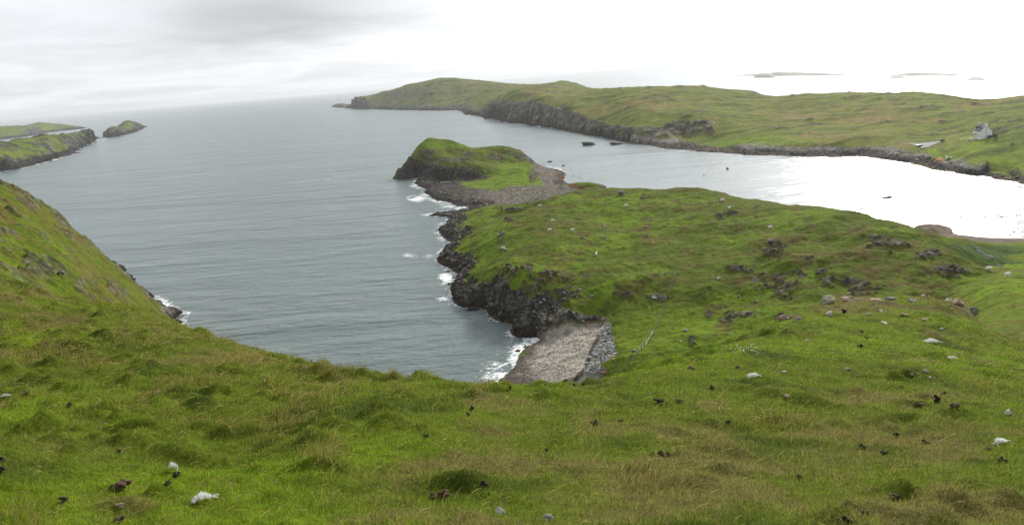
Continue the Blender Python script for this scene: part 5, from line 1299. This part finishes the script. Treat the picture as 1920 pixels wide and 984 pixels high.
for i, (px, py, wpx, lab) in enumerate(((1779, 281, 5, 'pale boulder left of two in the green field below the croft house'), (1800, 281, 6, 'pale boulder right of two in the green field below the croft house'), (1851, 288, 4, 'small pale stone in the green field right below the house'), (1762, 261, 3.5, 'pale stone on the bank above the low dark bush'), (1686, 269, 7, 'pale concrete block at the left end of the road'), (1720, 300, 9, 'pale rock on the bank left of the white boulder'))):
    stone('boulder', px, py, wpx, M_pale, lab, 'boulder', 'pale stones on the far shore', squash=(1, .7, .5), lands=(PEN,), seed=60+i)

# ================================================================== FENCES ON THE HEADLAND
def bar(p, q, rad, m, name, parent, seg=5):
    p, q = Vector(p), Vector(q); d = q - p; bm = bmesh.new()
    bmesh.ops.create_cone(bm, segments=seg, radius1=rad, radius2=rad, depth=d.length, cap_ends=True, matrix=Matrix.Translation((p+q)/2) @ d.to_track_quat('Z', 'Y').to_matrix().to_4x4())
    me = bpy.data.meshes.new(name); bm.to_mesh(me); bm.free(); me.materials.append(m); o = bpy.data.objects.new(name, me); COL.objects.link(o)
    if parent: o.parent = parent
    return o
M_wire = plain('galvanised_wire', (.17, .17, .165), .5, .1, 3, 0)
def fence(path, n, label):
    g = [ground(*p, (HEAD,)) for p in path]; L_ = [0]
    for a, b_ in zip(g[:-1], g[1:]): L_.append(L_[-1] + (b_-a).length)
    pts = []
    for i in range(n):
        s = L_[-1]*i/(n-1); k_ = max(j for j in range(len(g)-1) if L_[j] <= s + 1e-6); p = g[k_].lerp(g[k_+1], (s-L_[k_])/(L_[k_+1]-L_[k_]))
        pts.append(Vector((p.x, p.y, height(p.x, p.y))))
    root = empty('wire_fence', pts[0]); tag(root, label, 'fence', 'old wire fences on the headland'); o0 = pts[0]
    r = random.Random(n); tops = []
    for p in pts:
        q = p - o0; lean = Vector((r.uniform(-.08, .08), r.uniform(-.08, .08), r.uniform(1.05, 1.3)))
        bar(q - Vector((0, 0, .2)), q + lean, .07, M_wood, 'post', root, 6); tops.append((q, lean))
    for hgt in (.35, .68, .98):
        co, f = [], []
        for (q, ln_) in tops:
            c0 = q + ln_*hgt; i = len(co); w2 = .014
            co += [c0 + Vector((0, -w2, -w2)), c0 + Vector((0, w2, -w2)), c0 + Vector((0, 0, w2*1.4))]
            if i: f += [(i-3, i-2, i+1, i), (i-2, i-1, i+2, i+1), (i-1, i-3, i, i+2)]
        link_mesh('wire', co, f, M_wire, parent=root)
fence([(1040, 514), (1075, 518), (1105, 521), (1140, 522), (1180, 521), (1220, 519), (1262, 516)], 15, 'upper wire fence running level across the headland above the beach')
fence([(1268, 515), (1258, 540), (1250, 566), (1243, 588), (1230, 618), (1215, 646), (1195, 670), (1178, 684)], 18, 'lower wire fence running steeply down into the green gully')
p, q = ground(1209, 649, (HEAD,)), ground(1224, 626, (HEAD,))
o = bar(p + Vector((0, 0, .12)), q + Vector((0, 0, .5)), .08, M_palewood, 'fallen_pole', None, 8); tag(o, 'pale fallen pole leaning beside the lower fence in the gully', 'pole')
# tumbled wall in the marsh
r = random.Random(5); bm = bmesh.new()
pa = [ground(1829, 466, (HEAD, NEAR)), ground(1843, 476, (HEAD, NEAR)), ground(1858, 484, (HEAD, NEAR)), ground(1878, 500, (HEAD, NEAR))]
for i in range(90):
    t = r.random()*3; k_ = min(int(t), 2); p = pa[k_].lerp(pa[k_+1], t-k_)
    if mnoise.noise(Vector((t*2.5, 1, 1))) < -.25: continue
    s = r.uniform(.35, .9); x, y = p.x + r.gauss(0, .35), p.y + r.gauss(0, .35)
    bmesh.ops.create_icosphere(bm, subdivisions=1, radius=s*.5, matrix=Matrix.Translation((x, y, height(x, y) + r.uniform(.0, .35))) @ Matrix.Diagonal((1, .8, .6, 1)))
me = bpy.data.meshes.new('tumbled_wall'); bm.to_mesh(me); bm.free(); me.materials.append(M_wall)
o = bpy.data.objects.new('tumbled_wall', me); COL.objects.link(o); tag(o, 'broken line of grey stones from a tumbled wall in the dark green marsh', 'wall')

# ================================================================== DRIFT LITTER ON THE BEACH
M_blue = plain('blue_netting', (.05, .14, .34), .7, .4, 6, .3)
M_litw = plain('white_plastic', (.75, .75, .74), .5, .08, 4, .05)
M_yel = plain('yellow_plastic', (.65, .50, .13), .5, .2, 4, .05)
M_rust = plain('rusty_metal', (.17, .07, .03), .9, .4, 6, .3)
def netting(px, py, wpx, label, seed):
    q = ground(px, py, (HEAD,)); w_ = px_size(q, wpx); r = random.Random(seed); bm = bmesh.new()
    n = 14
    vs = [[bm.verts.new((w_*(i/n-.5)*(1 + .3*mnoise.noise(Vector((j*.4, i*.3, seed)))), w_*.8*(j/n-.5), .12 + .28*w_*.3*abs(mnoise.noise(Vector((i*.35, j*.35, seed+3)))))) for i in range(n+1)] for j in range(n+1)]
    for j in range(n):
        for i in range(n):
            if (i-n/2)**2 + (j-n/2)**2 < (n*.45)**2*(1 + .5*mnoise.noise(Vector((i*.6, j*.6, seed)))): bm.faces.new((vs[j][i], vs[j][i+1], vs[j+1][i+1], vs[j+1][i]))
    for v in [v for v in bm.verts if not v.link_faces]: bm.verts.remove(v)
    me = bpy.data.meshes.new('net_scrap'); bm.to_mesh(me); bm.free(); me.materials.append(M_blue)
    o = bpy.data.objects.new('net_scrap', me); COL.objects.link(o); o.location = q; tag(o, label, 'net', 'scraps of blue net on the beach')
netting(1114, 662, 14, 'crumpled blue net among the dark storm stones at the head of the beach', 4)
netting(1093, 649, 8, 'faded smaller blue net scrap lying on the open pebbles', 9)
def bottle(px, py, wpx, m, label, kind='plastic_drum', cat='litter'):
    q = ground(px, py, (HEAD,)); s = px_size(q, wpx)
    root = empty(kind, (q.x, q.y, q.z + .2*s + .05), random.uniform(0, 3)); root.rotation_euler[0] = R(80); tag(root, label, cat, 'drift litter on the beach')
    lathe('body', [(.01, -.5*s), (.26*s, -.48*s), (.30*s, -.4*s), (.30*s, .2*s), (.24*s, .36*s), (.10*s, .44*s), (.10*s, .5*s), (.01, .5*s)], m, root, 12)
    lathe('cap', [(.12*s, .47*s), (.12*s, .56*s), (.01, .57*s)], M_blue if m is M_litw else M_litw, root, 10)
bottle(1106, 671, 6, M_litw, 'white plastic drum just below the blue net on the beach')
bottle(1126, 649, 6, M_litw, 'white plastic drum above the blue net, near the beach head')
bottle(1100, 681, 5, M_litw, 'white plastic drum by the dark seaweed line of the beach')
bottle(1121, 681, 5, M_litw, 'white plastic drum among stones right of the seaweed line')
bottle(1140, 644, 4, M_litw, 'small white plastic drum at the grass edge of the beach')
bottle(1152, 664, 5, M_litw, 'white plastic drum above the yellow float at the beach edge')
bottle(1150, 674, 5, M_yel, 'yellow plastic float at the grass edge of the beach')
bottle(1147, 668, 4, M_yel, 'small yellow brown float at the grass edge above the other')
stone('rusty_drum', 1132, 701, 14, M_rust, 'rusty brown lump at the brow against the beach stones', 'lump', squash=(1, .6, .55), lands=(NEAR, HEAD), seed=8)

# ================================================================== THE TURF ITSELF
M_blade, k, b = new_mat('grass_blade')
bc = k.n('ShaderNodeAttribute', attribute_name='col').outputs['Color']
k.l(bc, b.inputs['Base Color']); b.inputs['Roughness'].default_value = .75; b.inputs['Specular IOR Level'].default_value = .12
tr = k.n('ShaderNodeBsdfTranslucent'); k.l(bc, tr.inputs['Color'])
mx = k.n('ShaderNodeMixShader'); mx.inputs[0].default_value = .45
k.l(b.outputs[0], mx.inputs[1]); k.l(tr.outputs[0], mx.inputs[2])
k.l(mx.outputs[0], [n_ for n_ in k.t.nodes if n_.type == 'OUTPUT_MATERIAL'][0].inputs['Surface'])
TUFTS = [(110, 655, 50, 28, 1.0), (175, 680, 34, 20, .8), (450, 675, 60, 14, .9), (300, 640, 40, 12, .7), (610, 762, 30, 20, .9), (460, 800, 60, 24, .8), (600, 850, 60, 36, 1.0), (1215, 905, 90, 30, .9), (745, 735, 30, 12, .7), (390, 715, 60, 14, .7), (910, 722, 26, 12, .8),
         (640, 672, 60, 10, .8), (30, 965, 60, 40, 1.0), (520, 720, 60, 16, .7), (1460, 790, 130, 18, .6), (1840, 720, 70, 22, .4), (1760, 565, 60, 12, .6), (800, 705, 40, 8, .8), (540, 690, 40, 10, .8)]
def tall_amount(x, y, z):
    a, b_ = project(x, y, z); t = np.zeros(len(x))
    nz_ = fbm(x, y, .8, 3, .6, 14)
    for (cx, cy, rx, ry, s) in TUFTS: t = np.maximum(t, s*sst(1.15, .35, np.hypot((a-cx)/rx, (b_-cy)/ry) + .5*nz_))
    left_ = sst(.02, -.35, x/np.maximum(y, .5))*sst(7, 10, y)
    return np.maximum(t, sst(.28, .75, fbm(x, y, 1.3, 3, .55, 8.1) + .12*left_)*(.22 + .75*left_))
def blades(bands, seed):
    r = np.random.default_rng(seed); xs, ys, Ls, Ws = [], [], [], []
    for (ya, yb, dens, wd_) in bands:
        n = int(dens*.80*(yb*yb - ya*ya)); y = np.sqrt(r.uniform(ya*ya, yb*yb, n)); u = r.uniform(-.80, .80, n)
        xs.append(u*y); ys.append(y); Ws.append(np.full(n, wd_))
    n = 165000; y = r.uniform(-2, 13, n); sd = r.choice((-1, 1), n); x = sd*(np.maximum(y, 0)*.8 + r.uniform(0, 8, n))     # to either side, and at the viewer's feet
    xs.append(x); ys.append(y); Ws.append(np.full(n, .008))
    n = 40000; y = r.uniform(-2, 3.2, n); xs.append(r.uniform(-3.2, 3.2, n)); ys.append(y); Ws.append(np.full(n, .005))
    x, y, wd_ = np.concatenate(xs), np.concatenate(ys), np.concatenate(Ws)
    u = x/np.maximum(y, .5); keep = y < np.interp(u, brow_u, brow_Y) + 2.5
    keep &= r.random(len(x)) > .45*sst(.1, .6, fbm(x, y, .55, 2, .5, 31))           # thin worn spots
    x, y, wd_ = x[keep], y[keep], wd_[keep]; n = len(x)
    z = NEAR.sample(x, y); tall = tall_amount(x, y, z)
    L_ = (r.gamma(4, .0085, n) + .015)*(1 + 2.3*tall*r.uniform(.4, 1.2, n))
    dry, lush, deep = near_tone(x, y)
    c = near_col(x, y)*np.array([.98, 1.0, 1.45])*(r.uniform(.3, 1, (n, 1))**1.3*2.5)
    gy = (r.random(n) < .07 + .19*dry + .42*tall)                                    # withered blades among the green
    c = np.where(gy[:, None], STRAW*r.uniform(.5, 1.6, (n, 1)), c)
    c = np.where((r.random(n) < .06)[:, None], LUSH*r.uniform(1.0, 1.7, (n, 1)), c)
    c = np.where(((tall > .35) & (r.random(n) < .25))[:, None], OLIVE*r.uniform(.6, 1.5, (n, 1)), c)
    ang = r.uniform(0, 2*np.pi, n); lean = r.beta(2, 2.2, n)*1.25
    wx, wy = .55, -.25                                                               # the wind lays it over to the right
    dx_ = np.cos(ang)*lean + wx*(.35 + tall*.5); dy_ = np.sin(ang)*lean + wy*(.35 + tall*.5)
    sa = r.uniform(0, np.pi, n); sx, sy = np.cos(sa), np.sin(sa)*.6
    h_ = wd_*r.uniform(.6, 1.3, n)*.5
    nrm = np.sqrt(1 + dx_**2 + dy_**2)
    def at_(t, bend): return np.stack([x + dx_*L_*bend/nrm, y + dy_*L_*bend/nrm, z - .008 + L_*t/nrm**.5], -1)
    b0, m0, t0 = at_(0, 0), at_(.55, .38), at_(.92, 1.0)
    s = np.stack([sx*h_, sy*h_, 0*h_], -1)
    co = np.stack([b0 - s, b0 + s, m0 + s*.75, m0 - s*.75, t0], 1).reshape(-1, 3)
    i = np.arange(n)*5
    return co, np.stack([i, i+1, i+2, i+3], -1), np.stack([i+3, i+2, i+4], -1), np.repeat(c, 5, 0)
co, qf, tf, cc_ = blades([(3.2, 6.5, 3600, .0045), (6.5, 10, 2300, .006), (10, 16, 1150, .009), (16, 24, 520, .014), (24, 38, 230, .022)], 21)
grass = link_mesh('grass', co, qf, M_blade, {'col': cc_}, tri=tf)
tag(grass, 'short wind combed grass with longer straw coloured tussocks on the near hillside', kind='stuff')
# bent seed stalks and straws
def stalks(n, seed):
    r = np.random.default_rng(seed); y = np.sqrt(r.uniform(16, 24*24, n)); u = r.uniform(-.78, .78, n); x = u*y
    z = NEAR.sample(x, y); t = tall_amount(x, y, z)
    keep = (r.random(n) < .10 + 1.0*t + .25*sst(0, -.5, u)) & (y < np.interp(u, brow_u, brow_Y) + 1)
    x, y, z, t = x[keep], y[keep], z[keep], t[keep]; n = len(x)
    L_ = r.uniform(.08, .20, n)*(1 + .8*t); flat = r.random(n) < .45
    a = r.normal(-.3, .8, n); dx_, dy_ = np.cos(a), np.sin(a)*.7
    co = []; w2 = .0016*(.6 + y/9)
    for k_ in range(5):
        s = k_/4; hgt = np.where(flat, .035 + .03*np.sin(s*3), L_*(s - .42*s*s)); out = np.where(flat, s, .15*s + .6*s*s)*L_
        p = np.stack([x + dx_*out, y + dy_*out, z + hgt], -1); wv = np.stack([-dy_*w2, dx_*w2, w2*.6], -1)*(1 - .5*s + (.9 if k_ == 3 else 0))
        co += [p - wv, p + wv]
    co = np.stack(co, 1).reshape(-1, 3); i = np.arange(n)*10
    q = np.concatenate([np.stack([i+2*k_, i+2*k_+1, i+2*k_+3, i+2*k_+2], -1) for k_ in range(4)])
    c = STRAW*r.uniform(1.2, 2.6, (n, 1))*np.array([1, .98, .9])
    return link_mesh('straw', co, q, M_blade, {'col': np.repeat(c, 10, 0)})
tag(stalks(17000, 5), 'bleached seed stalks and fallen straws among the grass', kind='stuff')
# daisies and buttercups
r_ = np.random.default_rng(12); co, tri, cl_ = [], [], []
spots_ = [(1395 + r_.normal(0, 22), 656 + r_.normal(0, 5), (.7, .7, .66), 2.4) for _ in range(46)] + [(r_.uniform(600, 1900), r_.uniform(640, 960), (.62, .45, .03), 2.0) for _ in range(110)] + [(r_.uniform(1250, 1900), r_.uniform(600, 760), (.66, .66, .6), 1.8) for _ in range(60)]
for px, py, c_, wpx in spots_:
    p = ground(px, py, (NEAR,)); s = px_size(p, wpx)*.5
    i = len(co); h_ = .045
    co.append((p.x, p.y, p.z + h_ + s*.3))
    for j in range(7):
        a = 2*math.pi*j/7; co.append((p.x + s*math.cos(a), p.y + s*math.sin(a), p.z + h_)); tri.append((i, i+1+j, i+1+(j+1) % 7))
    cl_ += [c_]*8
tag(link_mesh('wildflowers', co, None, M_blade, {'col': np.array(cl_)}, tri=tri), 'tiny white and yellow flowers sprinkled through the turf', kind='stuff')
# ================================================================== THE AIR
M_haze = bpy.data.materials.new('sea_air'); M_haze.use_nodes = True
M_haze.node_tree.nodes.clear()
k = NT(M_haze.node_tree)
pv = k.n('ShaderNodeVolumePrincipled')
pv.inputs['Color'].default_value = (0.70, 0.72, 0.75, 1)
pv.inputs['Density'].default_value = 0.000072
pv.inputs['Anisotropy'].default_value = 0.25
k.l(pv.outputs[0], k.n('ShaderNodeOutputMaterial').inputs['Volume'])
x0, x1, y0, y1, z0, z1 = -45000, 45000, -300, 31000, -40, 110
co = [(x, y, z) for z in (z0, z1) for y in (y0, y1) for x in (x0, x1)]
haze = link_mesh('haze', co, [(0, 2, 3, 1), (4, 5, 7, 6), (0, 1, 5, 4), (2, 6, 7, 3), (0, 4, 6, 2), (1, 3, 7, 5)], M_haze)
tag(haze, 'thin pale sea haze softening everything far off', kind='stuff')
